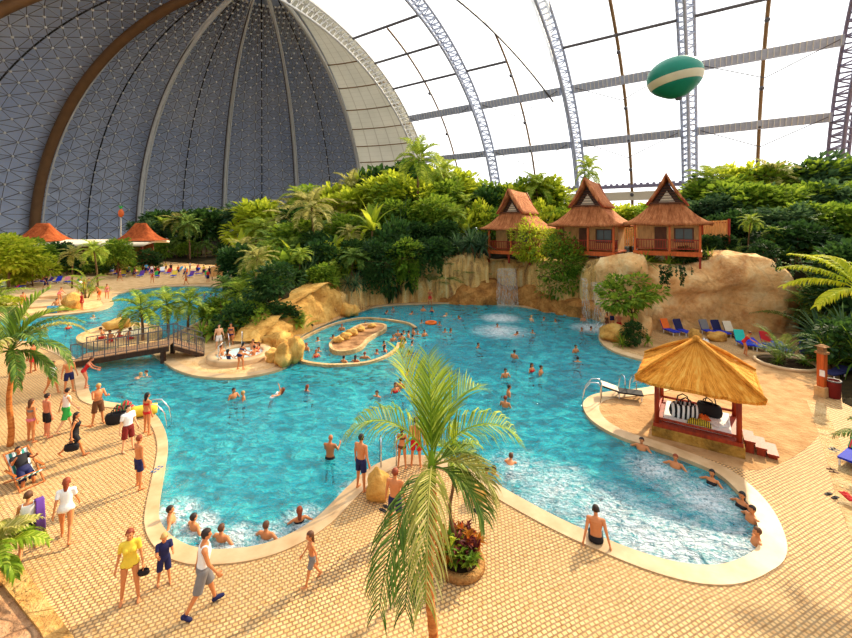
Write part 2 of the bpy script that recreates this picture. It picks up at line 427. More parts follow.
# ---------------------------------------------------------------- the great dome
DC = Vector((-55.84, 137.55, 0)); DAL = -0.607; BAY = 39.57; DH = 94.68; DZ0 = -1.89; PHI0 = 0.044; PST = 0.378; DN = 0.965; DR = 105.0
DU = Vector((math.cos(DAL), math.sin(DAL), 0)); DV = Vector((-DU.y, DU.x, 0))
def prof(th, dr=0.0):
    return (DR + dr) * max(0.0, math.cos(th)) ** DN, DZ0 + (DH + dr) * math.sin(th) ** DN
def shell_pt(k, th, dr=0.0):            # k: rib number of the rounded end, 0 at the arch
    ph = PHI0 + PST * k if k > 0 else PHI0 * k
    r, z = prof(th, dr); d = DV * math.cos(ph) - DU * math.sin(ph)
    p = DC + d * r; p.z = z; return p
def arch_pt(i, th, dr=0.0):             # i: place along the hall in bays, 0 at the arch where the rounded end begins
    r, z = prof(th, dr); p = DC + DU * (BAY * i) + DV * r; p.z = z; return p
THS = [0.02 + 1.5 * j / 44 for j in range(45)]
def th_at_z(z):
    lo, hi = 0.0, 1.4
    for _ in range(40):
        m = (lo + hi) / 2
        if prof(m)[1] < z: lo = m
        else: hi = m
    return lo
# rounded end: cladding panels between the ribs, each with its lattice of struts
def shell_panel(k0, k1, mat, lattice, mid):
    n = 10; th = [0.01 + 1.54 * j / 40 for j in range(41)]
    mb = MB(); mb.grid([[shell_pt(lerp(k0, k1, i / n), t, 2.4) for i in range(n + 1)] for t in th])
    o = struct(mb.build('wall_left', mat, None, True))
    uv = o.data.uv_layers.new(name='UVMap').data
    vi = np.zeros(len(o.data.loops), dtype=np.int32); o.data.loops.foreach_get('vertex_index', vi)
    a = np.empty((len(vi), 2)); a[:, 0] = (vi % (n + 1)) / n; a[:, 1] = (vi // (n + 1)) / 40
    uv.foreach_set('uv', a.astype(np.float32).ravel())
    if lattice:
        mb = MB(); nod = MB(); cells = 5; rows = 24
        P = lambda i, j: shell_pt(lerp(k0, k1, i / cells), 0.02 + 1.38 * j / rows, 0.2)
        r = 0.12
        for j in range(rows + 1):
            for i in range(cells + 1):
                a = P(i, j)
                if j < rows:
                    if i < cells: 
                        c = P(i + 0.5, j + 0.5)
                        for q in (a, P(i + 1, j), P(i, j + 1), P(i + 1, j + 1)): mb.tube([q, c], r, 4, 0, False)
                        nod.ball(c, 0.5, 6, 4)
                    if 0 < i < cells: mb.tube([a, P(i, j + 1)], r, 4, 0, False)
                if i < cells and j % 1 == 0: mb.tube([a, P(i + 1, j)], r * 0.8, 4, 0, False)
                nod.ball(a, 0.5, 6, 4)
        mb.build('lattice', M['strut'], o); nod.build('lattice_node', M['steel_white'], o)
    if mid:
        mb = MB(); mb.tube([shell_pt((k0 + k1) / 2, t, 0.9) for t in THS], 0.28, 5); mb.build('middle_rib', M['black'], o, True)
    return o
shell_panel(0, 1, M['creamshell'], False, False)
for k in range(1, 5): shell_panel(k, k + 1, M['shell'], True, True)
shell_panel(5, 6.45, M['shell'], True, True); shell_panel(6.45, 7.6, M['shell'], True, False)
# horizontal stiffeners of the cream panel
for z in (18, 26, 34, 42, 50, 58, 66, 74, 81):
    t = th_at_z(z); mb = MB(); mb.tube([shell_pt(i / 8, t, 1.4) for i in range(9)], 0.3, 5); struct(mb.build('trim_cream', M['steel_brown'], None, True))
# the ribs
for k, (r, m, lab) in {1: (0.95, 'steel_white', 'pale rib where the cream dome panel meets the grey cladding'), 2: (0.8, 'steel_white', 'pale dome rib second left of the cream panel'),
                       3: (0.7, 'steel_white', 'slim pale upright rib in the middle of the grey dome cladding'), 4: (0.95, 'steel_white', 'pale twin-lined dome rib right of the wide brown rib'),
                       5: (1.7, 'rib_brown', 'wide rusty brown dome rib with pale edge rising behind the far huts'), 6.45: (1.7, 'rib_brown', 'brown ridged rib crossing the upper left corner of the dome')}.items():
    base = shell_pt(k, 0.0); t = thing('dome_rib', base, 0, lab, 'dome rib', 'ribs of the dome')
    mb = MB(); mb.tube([shell_pt(k, a, -0.6) - base for a in THS], r, 8); mb.build('rib_beam', M[m], t, True)
    mb = MB(); mb.tube([shell_pt(k - 0.035 * r, a, -1.2) - base for a in THS], 0.35, 6); mb.build('rail', M['steel_white'], t, True)
    if k in (2, 3, 4): mb = MB(); mb.tube([shell_pt(k + 0.03, a, -1.0) - base for a in THS], 0.3, 6); mb.build('rail', M['strut'], t, True)
# lattice arches of the glazed side
TH = [0.01 + 1.5 * j / 66 for j in range(67)]
def truss(i, w, dep, rc, mat, lab):
    base = arch_pt(i, 0.0); t = thing('roof_truss', base, 0, lab, 'roof truss', 'lattice arches of the glazed roof')
    c1 = [arch_pt(i - w, a) - base for a in TH]; c2 = [arch_pt(i + w, a) - base for a in TH]; c3 = [arch_pt(i, a, -dep) - base for a in TH]
    for c in (c1, c2): m = MB(); m.tube(c, rc, 6); m.build('outer_chord', M[mat], t, True)
    m = MB(); m.tube(c3, rc * 1.15, 6); m.build('inner_chord', M[mat], t, True)
    m = MB()
    for j in range(len(TH) - 1):
        a, b = (c1, c2) if j % 2 else (c2, c1)
        m.tube([a[j], b[j + 1]], rc * 0.5, 4, 0, False); m.tube([a[j], b[j]], rc * 0.5, 4, 0, False)
        m.tube([a[j], c3[j + 1]], rc * 0.5, 4, 0, False); m.tube([b[j], c3[j + 1]], rc * 0.5, 4, 0, False)
    m.build('lattice', M[mat], t)
truss(0, 0.05, 5.0, 0.42, 'steel_white', 'pale lattice arch at the edge of the cream dome panel, leftmost of the trusses')
truss(1, 0.05, 4.6, 0.5, 'steel', 'grey lattice arch truss second from the left, above the left end of the jungle trees')
truss(2, 0.05, 4.6, 0.5, 'steel', 'grey lattice arch truss coming down between the left and middle cottages')
truss(3, 0.055, 4.6, 0.5, 'steel', 'upright lattice truss behind the green balloon')
truss(4, 0.06, 5.0, 0.5, 'steel_lilac', 'violet grey lattice truss at the right edge above the jungle')
truss(5, 0.06, 5.0, 0.5, 'steel', 'grey lattice truss beyond the right edge')
# clear film between the arches
for i in range(0, 5):
    n = 8; th = [0.02 + 1.5 * j / 40 for j in range(41)]
    mb = MB(); mb.grid([[arch_pt(i + 0.06 + 0.88 * q / n, t, 1.0 + 2.0 * math.sin(PI * q / n)) for q in range(n + 1)] for t in th])
    struct(mb.build('window_%d' % (i + 1), M['film'], None, True))
ORD = ['first', 'second', 'third', 'fourth', 'fifth', 'sixth']
def beam(i, z, h, th_, mat, lab, a=0.06, b=0.94):
    t = th_at_z(z); p = arch_pt(i + a, t, -0.6); q = arch_pt(i + b, t, -0.6)
    o = thing('roof_girder', p, 0, lab, 'roof beam', 'cross beams of the glazed roof')
    mb = MB(); d = q - p; n = DV * th_ / 2
    if h < 1.0: mb.tube([Vector(), d], h, 6)
    else:
        up = Vector((0, 0, h / 2)); up2 = up - DV * (h * 0.25); 
        mb.add([-up2 - n, d - up2 - n, d - up2 + n, -up2 + n, up2 - n, d + up2 - n, d + up2 + n, up2 + n], [(0, 3, 2, 1), (4, 5, 6, 7), (0, 1, 5, 4), (1, 2, 6, 5), (2, 3, 7, 6), (3, 0, 4, 7)])
    mb.build('girder', M[mat], o)
    if h >= 1.0:
        mb = MB()
        for k in range(24):
            c = d * ((k + 0.5) / 24); mb.tube([c - up2 - n * 1.5, c + up2 - n * 1.5], 0.16, 4)
        mb.build('stiffener', M['steel_white'], o)
        mb = MB(); mid = d * 0.5
        for s in (0.03, 0.97): mb.tube([d * s - n * 2, mid - Vector((0, 0, 7.5)) - DV * 1.2], 0.13, 4, 0, False)
        mb.build('brace', M['steel_dark'], o)
for i in range(0, 5):
    nm = 'between the %s and %s roof trusses' % (ORD[i], ORD[i + 1])
    beam(i, 41.5, 2.6, 1.2, 'steel', 'lower broad grey beam ' + nm)
    beam(i, 60.5, 2.6, 1.2, 'steel', 'upper broad grey beam ' + nm)
    if i < 1 or i > 1: beam(i, 72.0, 0.5, 0.5, 'steel_dark', 'thin dark cross bar above the broad beams ' + nm)
    else: beam(i, 72.0, 0.5, 0.5, 'steel_dark', 'short dark cross bar ending at the hanging white sheet', 0.06, 0.5)
    if i == 0: beam(i, 80.0, 0.5, 0.5, 'steel_dark', 'upper thin dark cross bar ' + nm); beam(i, 86.0, 0.5, 0.5, 'steel_dark', 'topmost thin dark cross bar ' + nm)
    if i == 3: beam(i, 80.0, 0.35, 0.5, 'steel_lilac', 'high thin bluish cross bar ' + nm)
    base = arch_pt(i + 0.5, 0); o = thing('middle_rib', base, 0, 'slim brown upright rib ' + nm, 'roof rib', 'slim ribs of the glazed roof')
    mb = MB(); mb.tube([arch_pt(i + 0.5, a, 0.2) - base for a in TH[:52]], 0.55 if i > 1 else 0.42, 6); mb.build('rib_tube', M['steel_brown'], o, True)
    for z in (20, 30, 41, 52, 60, 68): mb = MB(); mb.ball(arch_pt(i + 0.5, th_at_z(z), -0.6) - base, 0.75, 8, 5); mb.build('joint', M['steel_dark'], o, True)
# walkway and low wall along the foot of the glazing
for i in range(1, 5):
    p = arch_pt(i + 0.05, th_at_z(22), 0.5); q = arch_pt(i + 0.95, th_at_z(22), 0.5); mb = MB()
    d = q - p; n = DV * 1.0
    def bar(z0, z1, w):
        a = Vector((0, 0, z0)); b = Vector((0, 0, z1)); m = n * w
        mb.add([p + a - m, q + a - m, q + a + m, p + a + m, p + b - m, q + b - m, q + b + m, p + b + m], [(0, 3, 2, 1), (4, 5, 6, 7), (0, 1, 5, 4), (1, 2, 6, 5), (2, 3, 7, 6), (3, 0, 4, 7)])
    bar(0.6, 1.8, 1.4)
    for k in range(16): 
        c = p + d * ((k + 0.5) / 16); mb.box((c.x, c.y, c.z + 2.1), (1.0, 1.0, 0.8), DAL)
    struct(mb.build('trim_walkway', M['steel_lilac']))
    mb = MB(); bar(-4.5, -1.0, 0.6); struct(mb.build('wall_foot', M['cream']))
# white sheet hanging under the roof, its lower edge held by a cable
def dome_hit(x, y, dr=-1.5):
    best = None
    for i in range(-2, 60):
        for j in range(20, 130):
            p = arch_pt(i / 12, j / 100, dr)
            qx = CX + FOC * p.x / p.y; qy = HZ - FOC * (p.z - CAMZ) / p.y; e = (qx - x) ** 2 + (qy - y) ** 2
            if best is None or e < best[0]: best = (e, i / 12, j / 100)
    return best[1], best[2]
a0, b0, c0, d0 = dome_hit(452, -6), dome_hit(541, 80), dome_hit(553, 76), dome_hit(548, -8)
t = thing('roof_sheet', arch_pt(a0[0], a0[1]), 0, 'white fabric sheet hanging slantwise under the roof between two trusses', 'sheet'); bs = t.location.copy()
def sheet_pt(u, v):
    i = lerp(lerp(a0[0], b0[0], v), lerp(d0[0], c0[0], v), u); h = lerp(lerp(a0[1], b0[1], v), lerp(d0[1], c0[1], v), u)
    return arch_pt(i, h, -1.5 - 1.2 * math.sin(PI * u) * math.sin(PI * v)) - bs
mb = MB(); mb.grid([[sheet_pt(u / 8, v / 8) for u in range(9)] for v in range(9)]); o = mb.build('fabric', M['sheet'], t, True); sm = o.modifiers.new('thick', 'SOLIDIFY'); sm.thickness = 0.05
mb = MB(); mb.tube([sheet_pt(0, v / 8 * 1.25) for v in range(9)], 0.35, 5); mb.build('cable', M['steel_dark'], t, True)
# balloon
p = at(675, 79, 62); t = thing('balloon', p, 0, 'green gas balloon with a cream belt floating under the roof', 'balloon')
t.rotation_euler = (0, math.radians(-9), math.radians(-20))
t.scale = (.88, .88, .92)
pr = [(0.25, -3.25), (0.55, -3.15), (1.7, -2.8), (3.2, -1.8), (3.8, -1.15), (4.2, -0.3), (4.3, 0.35), (4.25, 1.0), (3.9, 1.8), (3.2, 2.5), (2.2, 3.05), (1.0, 3.35), (0.05, 3.45)]
gm = M_plain('green balloon skin', (22, 138, 112), 0.45, 0.08, 0.6); cm = M_plain('cream balloon skin', (232, 216, 178), 0.5, 0.05, 0.6)
def fine(pts):
    P = [Vector((a, b, 0)) for a, b in pts]; return [(v.x, v.y) for v in catmull(P, 4, False)]
mb = MB(); mb.lathe(fine(pr), 40); mb.build('envelope', gm, t, True)
belt = [(a + 0.03, b) for a, b in fine(pr) if -1.3 <= b <= 0.1]
mb = MB(); mb.lathe(belt, 40, caps=False); mb.build('belt', cm, t, True)
mb = MB(); mb.lathe([(0.28, -3.6), (0.5, -3.5), (0.5, -3.1), (0.3, -3.1)], 16); mb.build('nozzle', M['steel_dark'], t, True)
# ---------------------------------------------------------------- deck, pool and banks
WATER = -0.10; PFLOOR = -1.32
POOL_PX = [(162,480),(165,462),(167,444),(162,426),(151,412),(132,406),(105,402),(91,396),(87,384),(84,372),(76,360),(60,350),(30,342),(-30,338),(-30,323),(5,320),(37,317),(70,314),(100,310),(113,304),(112,297),(130,291),(160,287),(200,286),(226,288),(238,294),(230,306),(206,318),(186,328),(168,337),(152,344),(150,351),(163,361),(177,370),(200,376.5),(233,378),(262,374),(281,369),(289,362),(287,352),(299,338),(319,327),(341,318),(360,312),(374,307),(390,305),(411,304),(451,303),(491,304),(520,306),(545,311),(567,315),(590,318),(607,323),(601,331),(599,338),(605,346),(618,353),(636,358.5),(655,363),(670,369),(672,377),(660,384.5),(641,389),(611,392),(592,396),(583.5,404),(588,416),(601,427),(623,438),(654,448),(685,459),(717,473),(737,490),(751,508),(760,530),(760,546),(748,557),(723,566),(692,566),(654,558),(607,541),(560,520),(515,496),(475,473),(440,459),(410,456),(394,458.5),(375,466),(360,477),(345,491),(319,517),(291,535),(258,547),(221,551),(201,550),(184,545.5),(168,535),(159,522),(158,507)]
POOL = catmull([G(*p) for p in POOL_PX], 4)
def area(P): return sum(P[i - 1].x * P[i].y - P[i].x * P[i - 1].y for i in range(len(P))) / 2
if area(POOL) < 0: POOL.reverse()
# floor with the pool cut out
FLOOR_OUT = [(-260, 4), (170, 4), (170, 113), (-260, 113)]
mb = MB(); mb.slab(FLOOR_OUT, -0.3, 0.0, [POOL]); struct(mb.build('floor', M['deck']))
mb = MB(); mb.slab([(-260, 113), (170, 113), (170, 330), (-260, 330)], -0.3, 0.0); struct(mb.build('floor_far', M['soil']))  # unseen far floor, added dark to cut the warm sun bounce
mb = MB(); mb.slab(POOL, None, PFLOOR); 
n = len(POOL); q = mb.add([(p.x, p.y, PFLOOR) for p in POOL] + [(p.x, p.y, -0.01) for p in POOL], [])
for k in range(n): mb.f.append((q + k, q + n + k, q + n + (k + 1) % n, q + (k + 1) % n)); mb.m.append(0)
struct(mb.build('floor_pool', M['poolfloor']))
mb = MB(); mb.slab(POOL, None, WATER); POOLW = struct(mb.build('floor_water', M['deck'], None, True))
# coping: a raised band along the built edges; the rock banks have none
def band(name, P, inner, outer, z0, z1, mat, closed=False, sides=True):
    A = offset(P, inner, closed); B = offset(P, outer, closed); mb = MB()
    rows = [[Vector((a.x, a.y, z0)) for a in A], [Vector((a.x, a.y, z1)) for a in A], [Vector((b.x, b.y, z1)) for b in B], [Vector((b.x, b.y, z0)) for b in B]]
    mb.grid(rows, 0, closed)
    o = mb.build(name, mat); return struct(fix_normals(o))
def nearest_i(px):
    g = G(*px); return min(range(n), key=lambda i: (POOL[i] - g).length)
WID = [((-30,338),.5),((60,350),.5),((105,402),.45),((162,426),.34),((165,462),.3),((159,522),.34),((180,543),.45),((201,550),.48),((258,547),.45),((319,517),.5),((375,466),.6),((475,473),.55),((607,541),.5),((692,566),.55),((748,557),.5),((760,535),.55),((737,490),.6),((685,459),.55),((601,427),.6),((583.5,404),.7),((611,392),.75),((655,363),.6),((618,353),.7),((601,331),.6),((599,325),.0),((567,315),.0),((535,308),.0),((520,306),.45),((451,303),.45),((390,305),.5),((372,307.5),.0),((319,327),.0),((289,352),.0),((281,369),.55),((200,376.5),.6),((150,351),.55),((186,328),.4),((230,306),.0),((234,291),.0),((226,288),.9),((160,287),1.2),((112,297),1.0),((113,304),.8),((-30,323),.7)]
W_ = {nearest_i(p): w for p, w in WID}; keys = sorted(W_)
wid = []
for i in range(n):
    a = max([k for k in keys if k <= i], default=keys[-1]); b = min([k for k in keys if k >= i], default=keys[0])
    d = (b - a) % n; wid.append(W_[a] if d == 0 else lerp(W_[a], W_[b], ((i - a) % n) / d))
Ain = offset(POOL, 0.03); Aout = []
for i in range(n):
    t = POOL[(i + 1) % n] - POOL[i - 1]; t.normalize(); Aout.append(POOL[i] + Vector((t.y, -t.x, 0)) * wid[i])
rows = [[Vector((a.x, a.y, z)) for a in A] for A, z in ((Ain, -0.3), (Ain, 0.035), (Aout, 0.035), (Aout, -0.05))]
mb = MB()
b0 = mb.add([p for r in rows for p in r], [])
for i in range(n):
    j = (i + 1) % n
    if wid[i] < 0.03 and wid[j] < 0.03: continue
    for k in range(3): mb.f.append((b0 + k * n + i, b0 + k * n + j, b0 + (k + 1) * n + j, b0 + (k + 1) * n + i)); mb.m.append(0)
struct(fix_normals(mb.build('trim_coping', M['coping'])))
# paler paving south of the pavilion is the same stone; the peninsula is sand coloured
def patch(name, px, z, mat, k=4):
    P = catmull([G(*p) for p in px], k)
    mb = MB(); mb.slab(P, z - 0.02, z, []); return struct(mb.build(name, mat))
patch('floor_peninsula', [(163,357),(158,350),(170,341),(190,331),(214,320),(240,325),(262,330),(290,335),(284,352),(284,361),(276,366),(258,371),(233,374),(202,373),(182,367)], 0.012, M['sand'])
patch('floor_beach', [(-40,318),(30,313.5),(70,311),(98,307.5),(108,303),(107,297),(124,290),(160,285),(205,283),(232,283),(232,268),(150,266),(80,268),(-40,275)], 0.012, M['sand'])
patch('floor_pavilion', [(640,354),(690,366),(700,378),(668,392),(610,400),(592,404),(601,420),(640,437),(700,456),(760,470),(815,440),(825,405),(812,375),(760,360),(700,345),(650,340),(615,340)], 0.006, _soil('darker tan paving', (172, 128, 82), (208, 166, 116)))  # darker tan patch laid on the deck around the pavilion
# terraces of the far beach
for (px, z) in (([(-30,313),(30,309),(66,306),(70,301),(30,300),(-30,303)], 0.18), ([(-30,304),(30,300.5),(72,298),(76,292),(30,291),(-30,294)], 0.36)):
    P = [G(*p) for p in px]; mb = MB(); mb.slab(P, 0, z); struct(fix_normals(mb.build('floor_terrace', M['coping'])))
# drain band along the right bank
P = catmull([G(*p) for p in [(815,402),(826,430),(838,462),(848,495),(862,530),(878,570)]], 5, False)
band('trim_drain', P, -0.3, 0.3, -0.05, 0.012, M['ringstone'])
# stone border and planting bed in the lower left corner
A = [G(-40, 575), G(22, 571), G(72, 640), G(92, 672)]; B = [G(-60, 588), G(2, 588), G(40, 636), G(58, 672)]
mb = MB()
for i in range(3):
    m = 3
    for k in range(m):
        a, b = A[i].lerp(A[i + 1], (k + 0.012) / m), A[i].lerp(A[i + 1], (k + 0.988) / m); c, d = B[i].lerp(B[i + 1], (k + 0.988) / m), B[i].lerp(B[i + 1], (k + 0.012) / m)
        mb.slab([a, b, c, d], 0.0, 0.12)
o = fix_normals(mb.build('trim_border', _rock('ochre border slabs', (178, 116, 52), (220, 164, 88), (240, 198, 126), 1.2, 0.2))); struct(o); bevel(o, 0.015)
P = B + [G(-60, 672)]
mb = MB(); mb.slab(P, 0.0, 0.05); struct(fix_normals(mb.build('floor_bed', _rock('rose stone flags', (150, 100, 66), (204, 152, 108), (224, 180, 138), 1.0, 0.5))))
# small blue depth mark painted on the coping at the left
g0 = G(157.5, 469, .037); t = thing('depth_mark', g0, math.radians(80), 'small blue depth mark painted on the pale coping at the left pool edge', 'depth mark')
blue = M_plain('blue tile paint', (40, 96, 150), .5)
for i in range(3):
    for j in range(2):
        mb = MB(); mb.box((-.16 + i * .15, -.05 + j * .12, .002), (.085, .075, .003)); mb.build('painted_tile', blue, t)
# spiral basin: a low ring wall in the water, open on the right, and an islet
RING = catmull([G(*p) for p in [(416,328),(410,324),(400,321.5),(382,319),(364,318),(349,320),(334,324),(320,329.5),(307,336),(297,343),(292.5,350),(296,357),(304,361.5),(318,364),(331,365),(348,364.5),(364,363),(378,359.5),(390,354),(397,348),(399,343)]], 5, False)
band('trim_ring', RING, -0.12, 0.12, -1.32, 0.06, M['ringstone'])
ISL = catmull([G(*p) for p in [(332,346),(334,351),(342,353),(354,351),(361,347),(366,341),(374,336),(383,331),(384,327),(376,325.5),(364,326),(356,329),(350,333),(341,338),(335,342)]], 4)
mb = MB(); mb.slab(ISL, PFLOOR, 0.16); struct(fix_normals(mb.build('floor_islet', M['gravel'])))
band('trim_islet', ISL, 0.0, -0.2 if area(ISL) > 0 else 0.2, -1.32, 0.19, M['ringstone'], True)
# islet under the bridge with its own pebbled basin
ISB = catmull([G(*p) for p in [(83,338),(90,344),(104,347.5),(124,347.5),(146,343),(156,336),(153,329),(136,325.5),(116,326),(96,331)]], 4)
mb = MB(); mb.slab(ISB, PFLOOR, 0.12); struct(fix_normals(mb.build('floor_islet', M['sand'])))
band('trim_islet', ISB, 0.0, -0.4 if area(ISB) > 0 else 0.4, -1.32, 0.16, M['ringstone'], True)
PB = catmull([G(*p) for p in [(103,337),(112,341),(128,340),(142,335),(150,331),(140,328.5),(122,329),(108,333)]], 4)
mb = MB(); mb.slab(PB, 0.12, 0.17); struct(fix_normals(mb.build('floor_basin', M['pebble'])))
for x, y, r, k in ((303,518,.9,1),(268,537,.9,1),(232,540,1.0,1),(197,526,1.0,1),(172,514,1.1,1),(352,490,.8,.7),(500,318,2.6,1.2),(500,331,3.2,1.0),(592,328,2.4,1.2),(656,470,1.6,.9),(705,500,1.8,1.0),(660,542,2.6,1.1),(610,515,2.6,.85),(740,545,1.4,1.0),(560,490,2.6,.75),(520,470,2.2,.6),(700,545,1.8,1.1)):
    g = G(x, y, WATER); FOAM.append((g.x, g.y, r, k))
POOLW.data.materials[0] = make_water()
# ---------------------------------------------------------------- rock walls and the hill behind them
def cliff(name, px, mat, back=0.0, amp=0.5, freq=0.5, flute=0.0, cap=3.0, prof=lambda t, x: 0.0, z0=-1.3, step=0.35, nv=16, seed=0.0, mats=None):
    "px: (pixel x, pixel y of the foot, height); outward is towards the camera"
    pts = [G(x, y) for x, y, h in px]; hs = [h for x, y, h in px]; xs = [x for x, y, h in px]
    S = []
    for i in range(len(pts) - 1):
        L = (pts[i + 1] - pts[i]).length; m = max(1, int(L / step))
        for k in range(m): t = k / m; S.append((pts[i].lerp(pts[i + 1], t), lerp(hs[i], hs[i + 1], smooth(t)), lerp(xs[i], xs[i + 1], t)))
    S.append((pts[-1], hs[-1], xs[-1])); rows = []
    for i, (p, h, x) in enumerate(S):
        d = S[min(i + 2, len(S) - 1)][0] - S[max(i - 2, 0)][0]; d.normalize(); nrm = Vector((d.y, -d.x, 0)); row = []
        for j in range(nv + 5):
            if j <= nv:
                t = j / nv; z = lerp(z0, h, t); o = -back + prof(max(0, z / max(h, .1)), x) - 0.35 * max(0, t - 0.85) / 0.15
            else:
                t = 1; z = h + 0.1 * (j - nv) - 0.02 * (j - nv) ** 2; o = -back - 0.35 - cap * (j - nv) / 4
            q = p + nrm * o; q.z = z
            v = Vector((q.x * freq, q.y * freq, z * freq + seed))
            f = noise.fractal(v, 1.0, 2.0, 5) * amp
            if flute: f += flute * (noise.noise(Vector((q.x * 1.1, q.y * 1.1, z * 0.12 + seed))) + 0.5 * noise.noise(Vector((q.x * 2.7, q.y * 2.7, z * 0.2 + 5))))
            q += nrm * f * (1 if j <= nv else 0.4); q.z += 0.35 * f * t
            row.append(q)
        rows.append(row)
    mb = MB(); mb.grid(rows); return struct(mb.build(name, mat, None, True))
def main_prof(t, x):
    o = 0.0
    if 492 < x < 521: o -= 1.7 * smooth(min(x - 492, 521 - x) / 2.5)
    return o - 0.25 * t
cliff('wall_cliff', [(338,316,1.9),(352,312.5,2.1),(372,306.5,3.2),(392,304,4.6),(411,303.5,5.0),(451,302.5,5.0),(470,302.8,5.1),(491,303.5,4.9),(497,302.8,4.4),(516,303.5,4.4),(522,305,4.7),(545,310,4.6),(567,314.5,4.9),(585,317,5.1),(604,321.5,5.4)], M['cliff'], 0.5, 0.4, 0.4, 0.75, 3.0, main_prof, seed=1.0)
cliff('wall_ledge', [(440,303.2,.7),(470,303.6,1.6),(482,304,2.3),(494,304,2.4),(500,304.5,1.5),(514,305.5,1.5),(522,306.5,2.1),(545,311,1.5),(567,315.3,1.3),(590,318.4,1.6),(603,322,1.2)], M['brownrock'], 0.1, 0.75, 0.6, 0, 2.2, lambda t, x: -0.5 * t, nv=9, seed=4.0)
def right_prof(t, x):
    o = 0.55 * smooth((t - 0.52) / 0.12) - 0.5 * max(0, t - .8) / .2
    if 648 < x < 654: o -= 0.4
    if 719 < x < 722.5 and t > .5: o -= 0.45
    return o
cliff('wall_right', [(598,320.5,5.5),(610,324,5.9),(625,327.5,6.1),(645,330,6.05),(656,330.5,5.2),(690,330.5,5.25),(716,331,5.4),(724,331.5,6.05),(745,332.5,6.15),(770,334,6.0),(788,335,5.1),(800,333,3.8),(806,327,2.0)], M['wallrock'], 0.3, 0.6, 0.42, 0.08, 3.0, right_prof, nv=22, seed=9.0)
cliff('wall_bank', [(283,350,.5),(291,344.5,1.1),(301,336.5,1.6),(314,328,2.1),(328,322,2.5),(340,317.5,2.9),(348,314.8,2.6),(354,313.5,1.2)], M['boulder'], 0.35, 0.7, 0.5, 0.25, 3.0, lambda t, x: -1.2 * t, nv=12, seed=14.0)
# low stone border behind the hot tub
cliff('wall_border', [(196,335.5,.4),(206,336.5,.6),(222,338.5,.75),(236,340,.7),(250,343,.9),(262,346.5,.8),(276,350,.8),(288,349.5,.6)], M['boulder'], 0.0, 0.6, 0.9, 0, 1.2, lambda t, x: -.3 * t, z0=-.1, nv=6, seed=20.0, step=.25)
# hill that carries the jungle and the cottages
HB = [(-70,266,.3,14),(40,262,.4,14),(150,261.5,.6,14),(236,267,.8,10),(236,288,1.0,7),(238,296,1.2,6),(208,317,1.0,5),(192,329,.8,4),(200,334.5,.8,3),(236,338.5,1.0,4),(262,344,1.2,4),(280,347,1.5,5),(294,341,2.2,4),(316,325.5,3.0,4),(342,315,2.6,5),(372,302.0,3.6,2.0),(411,299.4,4.8,1.6),(451,298.6,4.9,1.6),(491,298.0,4.5,1.6),(520,298.6,4.4,1.6),(567,308,4.8,1.8),(604,314,5.3,1.8),(625,321,5.8,1.8),(700,324.5,5.3,1.8),(770,327,5.9,2),(800,328,5.0,4),(812,345,5.6,8),(820,365,5.6,9),(836,392,5.0,9),(850,420,4.0,8),(866,460,3.0,6),(905,540,2.0,5)]
HBW = [(G(x, y), h, r) for x, y, h, r in HB]
HPOLY = [p for p, h, r in HBW] + [Vector((95, 9, 0)), Vector((140, 130, 0)), Vector((-190, 130, 0))]
_A = np.array([p.xy for p, h, r in HBW]); _H = np.array([h for p, h, r in HBW]); _Rm = np.array([r for p, h, r in HBW])
def hill_z(x, y):
    if not inside((x, y), HPOLY): return 0.0
    a, b = _A[:-1], _A[1:]; d = b - a; p = np.array([x, y])
    t = np.clip(((p - a) * d).sum(1) / (d * d).sum(1), 0, 1); q = a + d * t[:, None]; D = np.hypot(*(q - p).T); i = int(D.argmin())
    h = lerp(_H[i], _H[i + 1], t[i]); r = lerp(_Rm[i], _Rm[i + 1], t[i])
    return float(h * smooth(D[i] / r) + 0.02 * max(0, D[i] - r) * (h > 2))
mb = MB(); st = 1.3; nx, ny = 176, 80
rows = []
for j in range(ny):
    row = []
    for i in range(nx):
        x, y = -150 + i * st, 12 + j * st; z = hill_z(x, y)
        z = z + 0.15 * noise.noise(Vector((x * .4, y * .4, 0))) if z > 0.1 else (-1.6 if not inside((x, y), HPOLY) else z)
        row.append(Vector((x, y, z)))
    rows.append(row)
mb.grid(rows); keep = [(f, m) for f, m in zip(mb.f, mb.m) if max(mb.v[i][2] for i in f) > 0.02]
mb.f = [a for a, b in keep]; mb.m = [b for a, b in keep]
struct(mb.build('floor_hill', M['soil'], None, True))

# ---------------------------------------------------------------- falling water
def fall(px, zt, w, lab, seed):
    p = G(*px); t = thing('waterfall', (p.x, p.y, WATER), 0, lab, 'waterfall'); mb = MB(); h = zt - WATER
    for q in range(3):
        rr = random.Random(seed + q); n_ = 6; rows = []
        for j in range(11):
            u = j / 10
            rows.append([Vector(((i / n_ - .5) * w * (1 + .25 * u) + rr.uniform(-.03, .03), -0.15 * q - 0.9 * u ** 0.5 * (0.6 + .2 * q) + rr.uniform(-.02, .02), h * (1 - u))) for i in range(n_ + 1)])
        mb.grid(rows)
    o = mb.build('falling_sheet', M['fall'], t, True); tag(o, kind='stuff'); 
fall((506, 304.8), 3.9, 1.9, 'broad white waterfall in the recess of the golden cliff below the left cottage', 3)
fall((583, 322), 3.9, .45, 'thin white jet of falling water left of the leafy cliff tree', 5)
fall((597, 323.5), 3.6, 1.1, 'fine veil of falling water beside the leafy cliff tree', 8)

